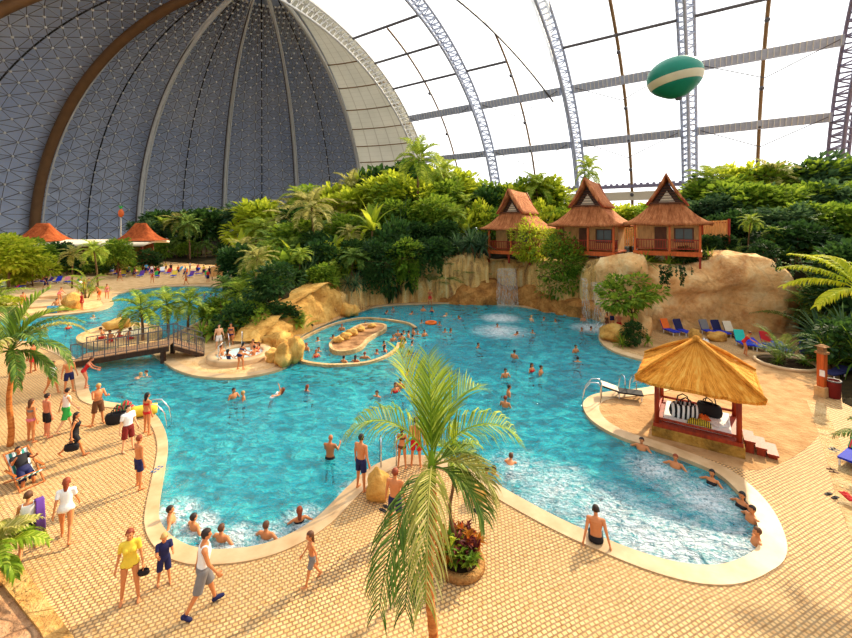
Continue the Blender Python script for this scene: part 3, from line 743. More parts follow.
# ---------------------------------------------------------------- boulders
def boulder(px, w, d, h, lab, mat='boulder', seed=1, sink=0.12, z=None):
    p = G(*px); z = 0.0 if z is None else z
    mb = MB(); mb.ball((0, 0, h * (.5 - sink)), (w / 2, d / 2, h * .55), 18, 12, 0, 0.45, seed)
    mb.v = [(x, y, max(-0.02, zz)) for x, y, zz in mb.v]
    o = mb.build('boulder', M[mat], None, True); o.location = (p.x, p.y, z); o.rotation_euler.z = seed * 1.7
    return tag(o, lab, 'boulder')
boulder((378, 499), .72, .66, 1.0, 'yellow boulder on the deck beside the pool rim left of the front palm', seed=2)
boulder((283.5, 364.5), 1.35, 1.1, 1.5, 'left of the two ochre boulders at the tip of the hot tub peninsula', seed=3)
boulder((294.5, 361), 1.3, 1.3, 1.8, 'right and taller of the two ochre boulders beside the spiral basin wall', seed=4)
boulder((273, 361), .9, .9, .8, 'low ochre boulder next to the pair at the peninsula tip', seed=9)
boulder((347, 316), 1.3, 1.1, 1.4, 'pale boulder where the rock bank meets the spiral basin', seed=5)
boulder((354, 315), 1.1, 1.0, .9, 'smaller pale boulder right of the one by the spiral basin', seed=6)
boulder((612, 340.5), 1.9, 1.4, 1.3, 'squat tan boulder on the point below the small leafy tree', seed=7)
boulder((644, 335), 1.7, 1.2, 1.7, 'round tan boulder standing against the sandstone wall right of the leafy tree', 'wallrock', seed=8)
boulder((695, 340.5), 1.0, .8, .9, 'tan boulder with a white towel beside it below the sandstone wall', seed=10)
boulder((717, 340.5), 1.5, .9, .75, 'flat tan boulder in front of the grey backed lounger by the wall', seed=11)
boulder((73, 309), 2.0, 1.6, 1.6, 'golden dome-shaped rock on the far beach edge at left', seed=12)
boulder((478, 500), .5, .45, .55, 'small orange brown rock to the right of the front palm fronds', seed=13)
for i, (x, y, w, d, h) in enumerate(((338,344,1.1,.9,.55),(346,341,1.3,1.0,.7),(352,337.5,1.2,.9,.8),(361,333,1.0,.8,.6),(372,329.5,.9,.7,.5))):
    boulder((x, y), w * .75, d * .7, h * .7, ('westernmost low rock on the gravel islet of the spiral basin', 'broad rock second from the left on the gravel islet', 'tallest rock in the middle of the gravel islet', 'pale rock right of the middle on the gravel islet', 'smallest rock near the right tip of the gravel islet')[i], seed=20 + i, z=.16)
boulder((119, 330), 1.8, 1.4, .9, 'ochre rock at the back of the small round islet by the bridge', seed=30, z=.12)

# ---------------------------------------------------------------- cottages on stilts
def cottage(px, rz, zf, lab, s=1.0, wallside=0):
    p = px; t = thing('cottage', p, rz, lab, 'cottage', None, s)
    W, D = 2.45, 2.3          # half sizes of the house
    mb = MB(); mb.box((0, 0, -.12), (2 * W + .3, 2 * D + .3, .16)); mb.box((0, -D - .1, -.3), (2 * W + .3, .14, .22)); mb.build('floor_deck', M['orangewood'], t)
    for x in (-W, 0, W):
        for y in (-D, D):
            mb = MB(); mb.box((x, y, -.7), (.18, .18, 1.4)); mb.build('stilt', M['redwood'], t)
    for x in (-W, 0.25, W): mb = MB(); mb.box((x, -D, 1.35), (.17, .17, 2.8)); mb.build('post', M['orangewood'], t)
    mb = MB(); mb.box((0, .1 - D + 1.6, 1.3), (2 * W - .1, .1, 2.6)); mb.box((-W + .05, .8, 1.3), (.1, 2 * D - 1.6, 2.6)); mb.box((W - .05, .8, 1.3), (.1, 2 * D - 1.6, 2.6)); mb.box((0, D, 1.3), (2 * W - .1, .1, 2.6)); mb.build('wall_panel', M['bamboo'], t)
    y = .1 - D + 1.54
    mb = MB(); mb.box((-.55, y, 1.05), (.95, .05, 2.1)); mb.build('door', M['brownwood'], t)
    w = MB(); w.box((1.25, y, 1.35), (1.5, .05, 1.3)); w = w.build('window_frame', M['brownwood'], t)
    mb = MB(); mb.box((.92, y - .03, 1.35), (.6, .03, 1.1)); mb.box((1.58, y - .03, 1.35), (.6, .03, 1.1)); mb.build('pane', GLASS, w)
    for a, b in ((-W, 0.25), (0.25, W)):
        mb = MB(); mb.box(((a + b) / 2, -D, .98), (b - a, .1, .09)); mb.box(((a + b) / 2, -D, .2), (b - a, .08, .08))
        k = 13
        for i in range(k): mb.box((lerp(a, b, (i + .5) / k), -D, .59), (.055, .05, .74))
        mb.build('railing', M['redwood'], t)
    for sx in (-W, W):
        mb = MB(); mb.box((sx, -D + .8, .98), (.1, 1.6, .09)); mb.box((sx, -D + .8, .2), (.08, 1.6, .08))
        for i in range(8): mb.box((sx, -D + .1 + i * .2, .59), (.05, .055, .74))
        mb.build('railing', M['redwood'], t)
    # skirt roof: concave hips from the eaves up to the gable
    ex, ey, ux, uy = 3.4, 2.85, 1.25, 1.75; mb = MB(); rows = []
    for j in range(9):
        u = j / 8; k = u ** 0.78; z = 2.5 + 1.65 * (u ** 1.25); x, yy = lerp(ex, ux, k), lerp(ey, uy, k); row = []
        for (cx0, cy0, cx1, cy1) in ((-x, -yy, x, -yy), (x, -yy, x, yy), (x, yy, -x, yy), (-x, yy, -x, -yy)):
            for i in range(8):
                f = i / 8; e = 4 * f * (1 - f); sg = (1 - u) * .12
                row.append(Vector((lerp(cx0, cx1, f), lerp(cy0, cy1, f), z - sg * e + .05 * noise.noise(Vector((f * 9, u * 5, cx0 + cy0))))))
        rows.append(row)
    mb.grid(rows, 0, True); o = mb.build('skirt_roof', M['thatch_red'], t, True); m = o.modifiers.new('thick', 'SOLIDIFY'); m.thickness = .22; m.offset = -1
    # steep gable roof with open triangular ends, its eaves flaring out at the foot
    mb = MB(); rows = []
    for j in range(13):
        v = -1 + 2 * j / 12; a = abs(v); x = v * 1.55; z = 6.5 - 2.45 * a ** 0.8 
        rows.append([Vector((x, lerp(-2.25, 2.1, i / 6) - (.35 * (1 - a) if i == 0 else 0), z + (.25 * (1 - a) * (1 - i / 6) ** 2))) for i in range(7)])
    mb.grid(rows); o = mb.build('gable_roof', M['thatch_red'], t, True); m = o.modifiers.new('thick', 'SOLIDIFY'); m.thickness = .2; m.offset = 0
    for sy in (-1, 1):
        mb = MB(); mb.add([(-1.2, sy * 1.5, 4.15), (1.2, sy * 1.5, 4.15), (0, sy * 1.5, 6.1), (-1.2, sy * 1.4, 4.15), (1.2, sy * 1.4, 4.15), (0, sy * 1.4, 6.1)], [(0, 1, 2), (5, 4, 3), (0, 3, 4, 1), (1, 4, 5, 2), (2, 5, 3, 0)])
        g = mb.build('gable_panel', M['darkwood'], t); mb = MB(); mb.add([(-.62, sy * 1.54, 4.3), (.62, sy * 1.54, 4.3), (0, sy * 1.54, 5.3), (-.62, sy * 1.5, 4.3), (.62, sy * 1.5, 4.3), (0, sy * 1.5, 5.3)], [(0, 1, 2), (5, 4, 3), (0, 3, 4, 1), (1, 4, 5, 2), (2, 5, 3, 0)]); mb.build('vent_panel', M['cream'], g); mb = MB()
        for q in range(6): z = 4.4 + q * .25; hw = 1.15 * (6.1 - z) / 1.95; mb.box((0, sy * 1.6, z), (2 * hw, .05, .05))
        mb.box((0, sy * 1.78, 4.22), (2.9, .1, .12)); mb.build('gable_slat', M['brownwood'], g)
        mb = MB(); mb.tube([(-1.55, sy * 2.2 , 4.05), (-.75, sy * 2.3, 5.1), (0, sy * 2.5, 6.6), (.75, sy * 2.3, 5.1), (1.55, sy * 2.2, 4.05)], .1, 6); mb.build('barge_board', M['redwood'], t)
    return t
GLASS = M_plain('dark reflecting window glass', (96, 110, 104), 0.08, 0.1, 2)
pc3 = at(668, 249.5, 35.5); cottage(pc3, math.radians(-34), 0, 'right one of the three thatched stilt cottages, its porch facing the pool below', .95)
pc2 = at(592, 249.5, 41.5); cottage(pc2, math.radians(-37), 0, 'middle one of the three thatched stilt cottages above the cliff', 1.05)
pc1 = at(518, 249.5, 46.5); cottage(pc1, math.radians(-38), 0, 'left thatched stilt cottage above the broad waterfall, half behind a bush')
# bamboo screens between the cottages
def screen(a, b, h, lab, k=9, mat='bamboo'):
    t = thing('bamboo_screen', a, 0, lab, 'screen'); d = b - a; mb = MB()
    for i in range(k): c = d * ((i + .5) / k); mb.box((c.x, c.y, h / 2 + c.z), (d.length / k * .72, .08, h), math.atan2(d.y, d.x))
    mb.build('slat_panel', M[mat], t)
    for z in (.25, h - .2): mb = MB(); mb.tube([Vector((0, .06, z)), d + Vector((0, .06, z))], .06, 6); mb.build('crossbar', M['redwood'], t)
    for q in (Vector(), d): mb = MB(); mb.box((q.x, q.y, q.z + h / 2), (.16, .16, h + .2)); mb.build('end_post', M['redwood'], t)
screen(at(611, 246, 46.2), at(638, 246, 44.6), 2.5, 'bamboo wall screen between the middle and right cottages', 12)
screen(at(703, 243, 39.5), at(729, 243, 37), 2.1, 'slatted yellow bamboo screen right of the right cottage', 9)
screen(at(549, 247, 50.5), at(566, 247, 48), 2.6, 'dark wooden screen between the left and middle cottages', 12, 'brownwood')

# ---------------------------------------------------------------- open pavilion on the right peninsula
PA = math.radians(-34); pc = Vector((11.35, 17.05, 0))
pv = thing('pavilion', pc, PA, 'open pavilion with a golden thatched hip roof on the paved peninsula', 'pavilion')
hx, hy = 1.35, 1.25
mb = MB(); mb.box((0, 0, .2), (2 * hx + .35, 2 * hy + .35, .4)); o = mb.build('stone_base', _rock('mossy yellow plinth', (110, 78, 26), (176, 128, 48), (206, 164, 84), 1.5, .2, 1, .1), pv); bevel(o, .03)
mb = MB(); mb.box((0, 0, .47), (2 * hx + .25, 2 * hy + .25, .14)); mb.build('platform', M['redwood'], pv)
for x in (-hx, hx):
    for y in (-hy, hy): mb = MB(); mb.tube([(x, y, .5), (x, y, 1.6), (x, y, 2.6)], [.095, .09, .085], 10); mb.build('post', M['redwood'], pv, True)
for (x0, y0, x1, y1) in ((-hx, -hy, hx, -hy), (-hx, -hy, -hx, hy), (-hx, hy, hx, hy)):
    mb = MB(); mb.tube([(x0, y0, .72), (x1, y1, .72)], .055, 8); mb.build('low_rail', M['redwood'], pv, True)
for (x0, y0, x1, y1) in ((-hx, -hy, hx, -hy), (-hx, -hy, -hx, hy), (-hx, hy, hx, hy), (hx, -hy, hx, hy)):
    mb = MB(); mb.box(((x0 + x1) / 2, (y0 + y1) / 2, 2.55), (abs(x1 - x0) + .3, abs(y1 - y0) + .12 if abs(y1 - y0) > .1 else .12, .12) if abs(x1 - x0) > .1 else (.12, abs(y1 - y0) + .3, .12)); mb.build('roof_plate', M['redwood'], pv)
rx, ry, ap = 2.08, 1.82, 3.85; rows = []
for j in range(13):
    u = j / 12; x, y = rx * (1 - u) + .03, ry * (1 - u) + .03; z = 2.42 + (ap - 2.42) * (u ** 1.06); row = []
    for (a, b, c, d) in ((-x, -y, x, -y), (x, -y, x, y), (x, y, -x, y), (-x, y, -x, -y)):
        for i in range(14):
            f = i / 14; e = 1 - abs(2 * f - 1); px_, py_ = lerp(a, c, f), lerp(b, d, f)
            row.append(Vector((px_, py_, z - .1 * (1 - u) * min(1, e * 4) + (.05 if f == 0 else 0) + .05 * noise.noise(Vector((px_ * 4, py_ * 4, u * 3))))))
    rows.append(row)
mb = MB(); mb.grid(rows, 0, True); o = mb.build('thatch_roof', M['thatch'], pv, False); m = o.modifiers.new('thick', 'SOLIDIFY'); m.thickness = .2; m.offset = -1
rr = random.Random(5); mb = MB()
for q in range(420):
    f = rr.random() * 4; s_ = int(f); f -= s_; a = ((-rx, -ry), (rx, -ry), (rx, ry), (-rx, ry)); b = a[(s_ + 1) % 4]; a = a[s_]
    x, y = lerp(a[0], b[0], f), lerp(a[1], b[1], f); ln = rr.uniform(.1, .24); k = 1.0 + ln * .3
    w = .02; dx, dy = (w, 0) if s_ % 2 == 0 else (0, w)
    mb.add([(x * .97 - dx, y * .97 - dy, 2.42), (x * .97 + dx, y * .97 + dy, 2.42), (x * k, y * k, 2.36 - ln * .8)], [(0, 1, 2)])
mb.build('fringe', M['thatch'], pv)
for (x, y) in ((-rx, -ry), (rx, -ry), (rx, ry), (-rx, ry)):
    mb = MB(); mb.tube([(x, y, 2.48), (x * .5, y * .5, 3.26), (0, 0, ap + .06)], [.06, .08, .09], 6); mb.build('hip_ridge', M['thatch'], pv, True)
mb = MB(); mb.ball((0, 0, ap + .05), (.16, .16, .14), 10, 6); mb.build('finial', M['thatch'], pv, True)
ca, sa = math.cos(PA), math.sin(PA)
def on_pav(x, y, z): return Vector((pc.x + x * ca - y * sa, pc.y + x * sa + y * ca, z))
def soft_box(name, loc, d, rz, mat, lab, cat, bev=.08, sag=.0):
    mb = MB(); mb.box((0, 0, d[2] / 2), d); o = mb.build(name, mat); o.location = loc; o.rotation_euler.z = rz; bevel(o, bev, 3); return tag(o, lab, cat)
soft_box('mattress', on_pav(0, 0, .545), (2.3, 2.1, .12), PA, M['white'], 'white mattress covering the pavilion floor', 'mattress', .05)
def stripes(name, a, b, sc_):
    t = NT(name); ob = t.obj(); w = t.n('ShaderNodeTexWave'); w.inputs['Scale'].default_value = sc_; w.inputs['Distortion'].default_value = 1.2; t.l(ob, w.inputs['Vector'])
    return t.done(t.pbr(t.ramp(w.outputs[1], [(.45, srgb(*a)), (.55, srgb(*b))]), .8))
M['bw'] = stripes('black and white striped canvas', (20, 20, 24), (245, 245, 240), 2.6)
M['ypat'] = stripes('yellow and black printed towel', (30, 26, 20), (244, 214, 60), 5.0)
M['gpat'] = stripes('green and white printed towel', (40, 130, 120), (240, 246, 240), 2.0)
M['colour'] = stripes('green and red printed towel', (30, 150, 90), (210, 40, 50), 3.0)
def bag(loc, s, mat, lab, rz=0.0, name='beach_bag', flap=True):
    t = thing(name, loc, rz, lab, 'bag', None, s); mb = MB()
    mb.grid([[Vector((.3 * k * math.cos(a) * (1 + .2 * abs(math.cos(a))), .17 * k * math.sin(a) * (1 + .1 * noise.noise(Vector((math.cos(a), math.sin(a), z * 3)))), z)) for a in [2 * PI * i / 18 for i in range(18)]] for z, k in ((0, .05), (0, .85), (.06, 1.0), (.2, 1.08), (.32, 1.0), (.4, .9), (.4, .82), (.2, .8))], 0, True)
    mb.build('bag_body', mat, t, True)
    for sy in (-1, 1): mb = MB(); mb.tube([(-.16, sy * .13, .38), (-.12, sy * .14, .55), (0, sy * .13, .62), (.12, sy * .14, .55), (.16, sy * .13, .38)], .018, 6); mb.build('handle', M['blackc'], t, True)
    return t
bag(on_pav(-.42, -.45, .665), 1.45, M['bw'], 'big black and white striped beach bag lying in the pavilion', PA + .3)
bag(on_pav(.45, .35, .665), 1.25, M['blackc'], 'black bag standing at the back of the pavilion mattress', PA - .3)
def heap(loc, w, d, h, mat, lab, seed, name='towel', cat='towel', rz=0.0):
    n_ = 14; rows = []
    for j in range(n_ + 1):
        row = []
        for i in range(n_ + 1):
            u, v = i / n_ - .5, j / n_ - .5; e = max(0, 1 - (max(abs(u), abs(v)) * 2) ** 3)
            z = .015 + h * e * (.55 + .6 * noise.noise(Vector((u * 5, v * 5, seed))) + .25 * noise.noise(Vector((u * 12, v * 12, seed))))
            row.append(Vector((u * w * (1 + .12 * noise.noise(Vector((v * 4, seed, 0)))), v * d * (1 + .12 * noise.noise(Vector((u * 4, seed, 3)))), max(.012, z))))
        rows.append(row)
    mb = MB(); mb.grid(rows); o = mb.build(name, mat, None, True); m = o.modifiers.new('thick', 'SOLIDIFY'); m.thickness = .012; m.offset = -1; o.location = loc; o.rotation_euler.z = rz
    return tag(o, lab, cat)
heap(on_pav(.1, -.72, .665), .8, .5, .22, M['ypat'], 'yellow and black patterned towel heaped at the front of the pavilion mattress', 3, rz=PA)
heap(on_pav(.25, -.2, .665), .45, .35, .25, M['orange'], 'orange cloth lying between the bags in the pavilion', 7, rz=PA + .5)
heap(on_pav(.75, -.4, .665), .55, .5, .12, M['white'], 'white towel folded at the right end of the pavilion mattress', 8, rz=PA + .9)
# wooden steps at its right end
for i, (d, h) in enumerate(((.16, .5), (.5, .35), (.84, .2))):
    c = on_pav(hx + .19 + d, -.35, 0); o = MB(); o.box((0, 0, h - .05), (.34, 1.0, .07)); o.box((0, -.4, (h - .1) / 2), (.26, .08, h - .1)); o.box((0, .4, (h - .1) / 2), (.26, .08, h - .1))
    o = o.build('step', M['redwood']); o.location = c; o.rotation_euler.z = PA; tag(o, ('highest red wooden step against the pavilion base', 'middle red wooden step at the right of the pavilion', 'lowest red wooden step at the right of the pavilion')[i], 'step')

# ---------------------------------------------------------------- footbridge
A0 = G(79, 364); A0.z = .42; B0 = G(173.5, 357); B0.z = 1.0; C0 = G(203, 352.5); C0.z = .16
br = thing('footbridge', A0, 0, 'brown footbridge with bar railings crossing the channel to the peninsula', 'bridge')
d = B0 - A0; e = C0 - B0; per = Vector((-d.y, d.x, 0)).normalized() * .85; per2 = Vector((-e.y, e.x, 0)).normalized() * .85
def plate(mb, p, q, n1, n2, z0, z1):
    a = Vector((0, 0, z0)); b = Vector((0, 0, z1)); mb.add([p - n1 + a, q - n2 + a, q + n2 + a, p + n1 + a, p - n1 + b, q - n2 + b, q + n2 + b, p + n1 + b], [(0, 3, 2, 1), (4, 5, 6, 7), (0, 1, 5, 4), (1, 2, 6, 5), (2, 3, 7, 6), (3, 0, 4, 7)])
mb = MB(); k = 46
for i in range(k): plate(mb, d * ((i + .06) / k), d * ((i + .94) / k), per, per, -.05, .0)
for i in range(14): plate(mb, d + e * ((i + .06) / 14), d + e * ((i + .94) / 14), per2, per2, -.05, .0)
mb.build('plank_deck', M['plank'], br)
for s_ in (-1, 1):
    mb = MB(); plate(mb, per * s_, d + per * s_, per * .07, per * .07, -.36, -.05); plate(mb, d + per2 * s_, d + e + per2 * s_, per2 * .07, per2 * .07, -.3, -.05); mb.build('side_beam', M['darkwood'], br)
    for (p, v, nn, k) in ((Vector(), d, per, 9), (d, e, per2, 4)):
        mb = MB(); mb.tube([p + nn * s_ + Vector((0, 0, 1.0)), p + v + nn * s_ + Vector((0, 0, 1.0))], .03, 6); mb.tube([p + nn * s_ + Vector((0, 0, .12)), p + v + nn * s_ + Vector((0, 0, .12))], .02, 6)
        m = int(v.length / .14)
        for i in range(m): c = p + v * ((i + .5) / m) + nn * s_; mb.tube([c + Vector((0, 0, .12)), c + Vector((0, 0, 1.0))], .009, 4, 0, False)
        mb.build('railing', M['steel_dark'], br)
        for i in range(k + 1): c = p + v * (i / k) + nn * s_; mb = MB(); mb.tube([c - Vector((0, 0, .1)), c + Vector((0, 0, 1.03))], .028, 6); mb.build('railing_post', M['steel_dark'], br)
for s_ in (-1, 1):
    for q in (.94, ): c = d * q + per * s_; mb = MB(); mb.box((c.x, c.y, (-c.z - A0.z - 1.3 + c.z) / 2 + (c.z - .3) / 2), (.22, .22, (c.z - .3) + A0.z + 1.3)); mb.build('pier', M['darkwood'], br)
    mb = MB(); c = d * .02 + per * s_; mb.box((c.x, c.y, (-.35 - A0.z) / 2 - .0), (.25, .25, A0.z - .28)); mb.build('pier', M['darkwood'], br)

# ---------------------------------------------------------------- pool rails
def rail(px, rz, lab, h=.95, w=.55, z=0.035):
    p = G(*px); t = thing('pool_rail', (p.x, p.y, z), rz, lab, 'handrail')
    for s_ in (-1, 1):
        mb = MB(); P = [(s_ * w / 2, -.32, 0), (s_ * w / 2, -.32, h * .8), (s_ * w / 2, -.22, h), (s_ * w / 2, .12, h * .96), (s_ * w / 2, .42, h * .55), (s_ * w / 2, .5, .1), (s_ * w / 2, .5, -.75)]
        mb.tube(P, .024, 8); mb.build('grab_rail', M['chrome'], t, True)
    for z_ in (-.25, -.5): mb = MB(); mb.box((0, .5, z_), (w, .08, .03)); mb.build('tread', M['chrome'], t)
    return t
rail((156, 424), math.radians(-75), 'chrome ladder rail where a woman in red stands at the left pool edge')
rail((388, 462), math.radians(10), 'chrome handrail at the pool rim behind the yellow boulder')
rail((594, 400), math.radians(62), 'chrome ladder rails at the tip of the pavilion peninsula')
rail((628, 394), math.radians(-4), 'chrome ladder rail behind the lounger on the pavilion peninsula')
rail((602, 336), math.radians(95), 'chrome ladder rail by the squat boulder near the veil of falling water')

# ---------------------------------------------------------------- round hot tub on the peninsula
p = G(240, 357); ht = thing('hot_tub', p, 0, 'white rimmed round hot tub full of people on the peninsula', 'hot tub')
mb = MB(); mb.lathe([(1.95, 0), (1.95, .28), (1.9, .34), (1.45, .34), (1.4, .3), (1.4, .05)], 40, caps=False); mb.build('rim', M['coping'], ht, True)
mb = MB(); mb.lathe([(1.42, .2), (0.01, .2)], 40, caps=False); mb.build('bubbling_water', M_plain('white bubbling water', (206, 234, 232), .2, .12, 9, .6), ht, True)
for a in (2.6, 1.9, -1.9):
    mb = MB(); c = Vector((1.75 * math.cos(a), 1.75 * math.sin(a), .3)); mb.tube([c, c + Vector((0, 0, .9)), c * .72 + Vector((0, 0, 1.15)), c * .62 + Vector((0, 0, .3))], .022, 6); mb.build('grab_rail', M['chrome'], ht, True)

# ---------------------------------------------------------------- loungers, lamp post, bin, board
def lounger(loc, rz, cloth, lab, base=None, group=None, back=55):
    t = thing('sun_lounger', loc, rz, lab, 'sun lounger', group); b = M[base or 'blue']
    mb = MB(); mb.box((0, -.35, .3), (.62, 1.15, .07)); mb.build('cushion', b, t)
    a = math.radians(back); c = Vector((0, .2, .3)); e_ = Vector((0, math.cos(a), math.sin(a))); n_ = Vector((0, -math.sin(a), math.cos(a)))
    def rect(mb, w, l, th): mb.add([c + Vector((sx * w / 2, 0, 0)) + e_ * (l * v) + n_ * (th * k) for k in (0, 1) for v in (0, 1) for sx in ((-1, 1) if v == 0 else (1, -1))], [(3, 2, 1, 0), (4, 5, 6, 7), (0, 1, 5, 4), (1, 2, 6, 5), (2, 3, 7, 6), (3, 0, 4, 7)])
    mb = MB(); rect(mb, .62, .72, .06); mb.build('backrest', b, t)
    if cloth:
        mb = MB(); c = c + n_ * .065; rect(mb, .64, .8, .03); o = mb.build('towel_cover', M[cloth] if isinstance(cloth, str) else cloth, t); bevel(o, .012)
    for x in (-.27, .27):
        for y in (-.85, .15): mb = MB(); mb.box((x, y, .14), (.05, .05, .28)); mb.build('leg', M['white'], t)
    return t
LG = 'loungers below the sandstone wall'
for (x, y, rz, cl, ba, lab) in ((668,333,10,'orange','blue','blue lounger with an orange towel at the left end of the sandstone wall'), (681,333.5,8,'navy','blue','blue lounger with a black towel over its back below the sandstone wall'),
        (707,334,4,'grey','blue','lounger with a pale grey cover below the sandstone wall'), (719,334.5,2,'navy','blue','lounger with a dark blue back beside the grey covered one by the wall'),
        (731,336,0,'cream','brown','brown lounger with a dull cover right of the dark blue one by the wall'),
        (742,346,-12,'teal','blue','lounger with a bright teal towel over its back'), (755,348,-14,None,'blue','flat blue lounger right of the one with the teal towel'), (768,348,-16,'red','blue','lounger with a coral red towel left of the round planter'),
        (782,352,-20,None,'blue','blue lounger half behind the round planter'), (806,355,-40,'blue','navy','blue lounger among the plants right of the round planter'), (815,352,-50,'blue','blue','second blue lounger among the plants beside the orange post'),
        (837,377,-70,None,'navy','dark blue lounger in the shade behind the red bin')):
    p = G(x, y); lounger((p.x, p.y, 0), math.radians(rz), cl, lab, ba, LG, 62 if cl else 12)
p = G(622, 397.5); lounger((p.x, p.y, .035), math.radians(70), 'cream', 'lounger with a cream towel and dark things on the pavilion peninsula rim', 'blackc', None, 14)
p = G(858, 462); lounger((p.x, p.y, 0), math.radians(-60), 'colour', 'blue lounger with a red printed towel at the right edge of the picture', 'blue', None, 30)
heap(G(704, 343), .7, .55, .4, M['white'], 'white crumpled towel on the ground below the sandstone wall', 4)
p = G(822, 396); lp = thing('lamp_post', p, .3, 'square orange lamp post with a stone cap beside the dark red bin', 'lamp post')
mb = MB(); mb.box((0, 0, .25), (.46, .46, .5)); bevel(mb.build('plinth', M['sand'], lp), .02)
mb = MB(); mb.box((0, 0, 1.3), (.3, .3, 1.7)); bevel(mb.build('shaft', M['orangewood'], lp), .015)
mb = MB(); mb.box((0, 0, 2.2), (.42, .42, .1)); mb.box((0, 0, 2.38), (.26, .26, .26)); mb.box((0, 0, 2.56), (.46, .46, .1), 0, 0, .3); mb.build('lantern', M['gravel'], lp)
mb = MB(); mb.box((-.17, -.1, 1.2), (.05, .2, .3)); mb.build('notice', M['white'], lp)
p = G(833.5, 397.5); bn = thing('litter_bin', p, 0, 'dark red litter bin beside the orange lamp post', 'bin')
mb = MB(); mb.lathe([(.25, 0), (.27, .05), (.29, .8), (.3, .85), (.27, .85), (.26, .3), (.02, .28)], 24); mb.build('bin_body', M['maroon'], bn, True)
mb = MB(); mb.lathe([(.31, .82), (.315, .88), (.26, .88)], 24, caps=False); mb.build('rim', M['steel_dark'], bn, True)
# deck chair with a man at the lower left comes with the people; sandals on the deck
def sandals(px, lab, mat='blackc', rz=0.0):
    p = G(*px)
    t = thing('sandal', p, rz, lab, 'sandals')
    for s_ in (-1, 1):
        mb = MB(); mb.slab([(s_ * .09 + a, b) for a, b in ((-.04, -.12), (.04, -.12), (.05, .06), (.03, .14), (-.03, .14), (-.05, .06))], 0, .025); o = mb.build('sole', M[mat], t)
        mb = MB(); mb.tube([(s_ * .09 - .045, 0, .02), (s_ * .09, .04, .06), (s_ * .09 + .045, 0, .02)], .012, 6); mb.build('strap', M['blackc'], o)
sandals((834, 450), 'grey sandals on the paler drain band at the right', 'grey', .4); sandals((833, 471), 'brown sandals left of the black shoes at the right edge', 'brown', 1.2)
sandals((832, 496), 'black shoes lying next to a red bag strap at the right edge', 'blackc', 1.8); sandals((479, 511), 'black sandals beside the small orange rock right of the front palm', 'blackc', .5); sandals((385, 509), 'black sandals lying at the feet of the man in navy shorts', 'blackc', 1.0)
heap(G(848, 497), .5, .25, .1, M['red'], 'red strap bag flat on the deck at the right edge', 9, 'bag', 'bag', 1.3)
p = G(117, 423); bag((p.x, p.y, 0), 1.15, M['blackc'], 'big black bag beside the yellow roll at the left pool edge', .4); 
o = MB(); o.lathe([(.02, -.5), (.22, -.5), (.24, -.3), (.24, .3), (.22, .5), (.02, .5)], 16); o = o.build('rolled_mat', M['yellow'], None, True); p = G(122, 418); o.location = (p.x + .85, p.y + .2, .25); o.rotation_euler = (0, PI / 2, .5); tag(o, 'yellow rolled mat beside the big black bag at the left pool edge', 'mat')
heap(G(113, 420) + Vector((0, .75, 0)), .7, .6, .7, M['colour'], 'green and red towel heaped behind the big black bag', 5)

# ---------------------------------------------------------------- far huts, pole, notice board, beach loungers
def hip(mb, x, y, w, d, z, h, ux=.25, fl=.7):
    rows = []
    for j in range(8):
        u = j / 7; k = u ** fl; a, b = lerp(w, w * ux, k), lerp(d, .12, k); zz = z + h * u ** 1.3
        rows.append([Vector((x + sx * a, y + sy * b, zz)) for sx, sy in ((-1, -1), (0, -1), (1, -1), (1, 0), (1, 1), (0, 1), (-1, 1), (-1, 0))])
    mb.grid(rows, 0, True); mb.f.append(tuple(len(mb.v) - 8 + i for i in range(8))); mb.m.append(0)
M['hutroof'] = thatch('brick red thatch', (104, 46, 20), (160, 76, 34), (190, 106, 58))
hb = at(84, 270.5, 74); hb.z = 0.3; h = thing('beach_hut', hb, math.radians(6), 'long open beach bar with two red roofs and a pale awning behind the far beach', 'hut')
for (x, w) in ((-7.2, 4.0), (9.4, 3.6)):
    mb = MB(); hip(mb, x, .5, w, 3.0, 5.1, 3.2); mb.build('red_roof', M['hutroof'], h, True)
mb = MB(); mb.grid([[Vector((x, y, 4.6 + .5 * math.sin(PI * (y + 4.5) / 9) + .2 * (y > 0))) for x in (-9, -3, 3, 9, 12.5)] for y in (-4.5, -3, -1, 1, 3, 4.5)]); o = mb.build('awning', M['cream'], h, True); m = o.modifiers.new('thick', 'SOLIDIFY'); m.thickness = .35
mb = MB(); mb.box((0, 3.6, 2.2), (20, .2, 4.4)); mb.build('rear_wall', M['brownwood'], h)
mb = MB(); mb.box((1, -2.6, .55), (15, .8, 1.1)); mb.build('counter', M['brownwood'], h)
for x in (-9, -6, -1, 4, 8.2, 9.2, 12): mb = MB(); mb.box((x, -3.8, 2.2), (.3, .3, 4.6)); mb.build('post', M['redwood'], h)
p = G(121, 263); t = thing('lantern_pole', p, 0, 'tall thin pole topped by an orange lantern before the far huts', 'pole')
mb = MB(); mb.tube([(0, 0, 0), (0, 0, 10)], [.12, .06], 8); mb.build('pole', M['cream'], t, True)
mb = MB(); mb.lathe([(.1, 9.8), (.4, 10.0), (.55, 10.5), (.48, 11.1), (.25, 11.5), (.05, 11.6)], 14); mb.build('lantern', M['orangewood'], t, True)
mb = MB()
for a in range(6): mb.tube([(0, 0, 11.6), (.35 * math.cos(a), .35 * math.sin(a), 12.2), (.7 * math.cos(a), .7 * math.sin(a), 12.3)], [.08, .06, .01], 4)
mb.build('tuft', M['green'], t)
p = G(217, 280.5); t = thing('notice_board', p, .15, 'tan wooden board on posts at the back of the far beach', 'board')
mb = MB(); mb.box((0, 0, 1.35), (1.7, .1, 1.5)); mb.build('panel', M['bamboo'], t)
for x in (-.7, .7): mb = MB(); mb.box((x, .08, 1.0), (.12, .1, 2.0)); mb.build('post', M['brownwood'], t)
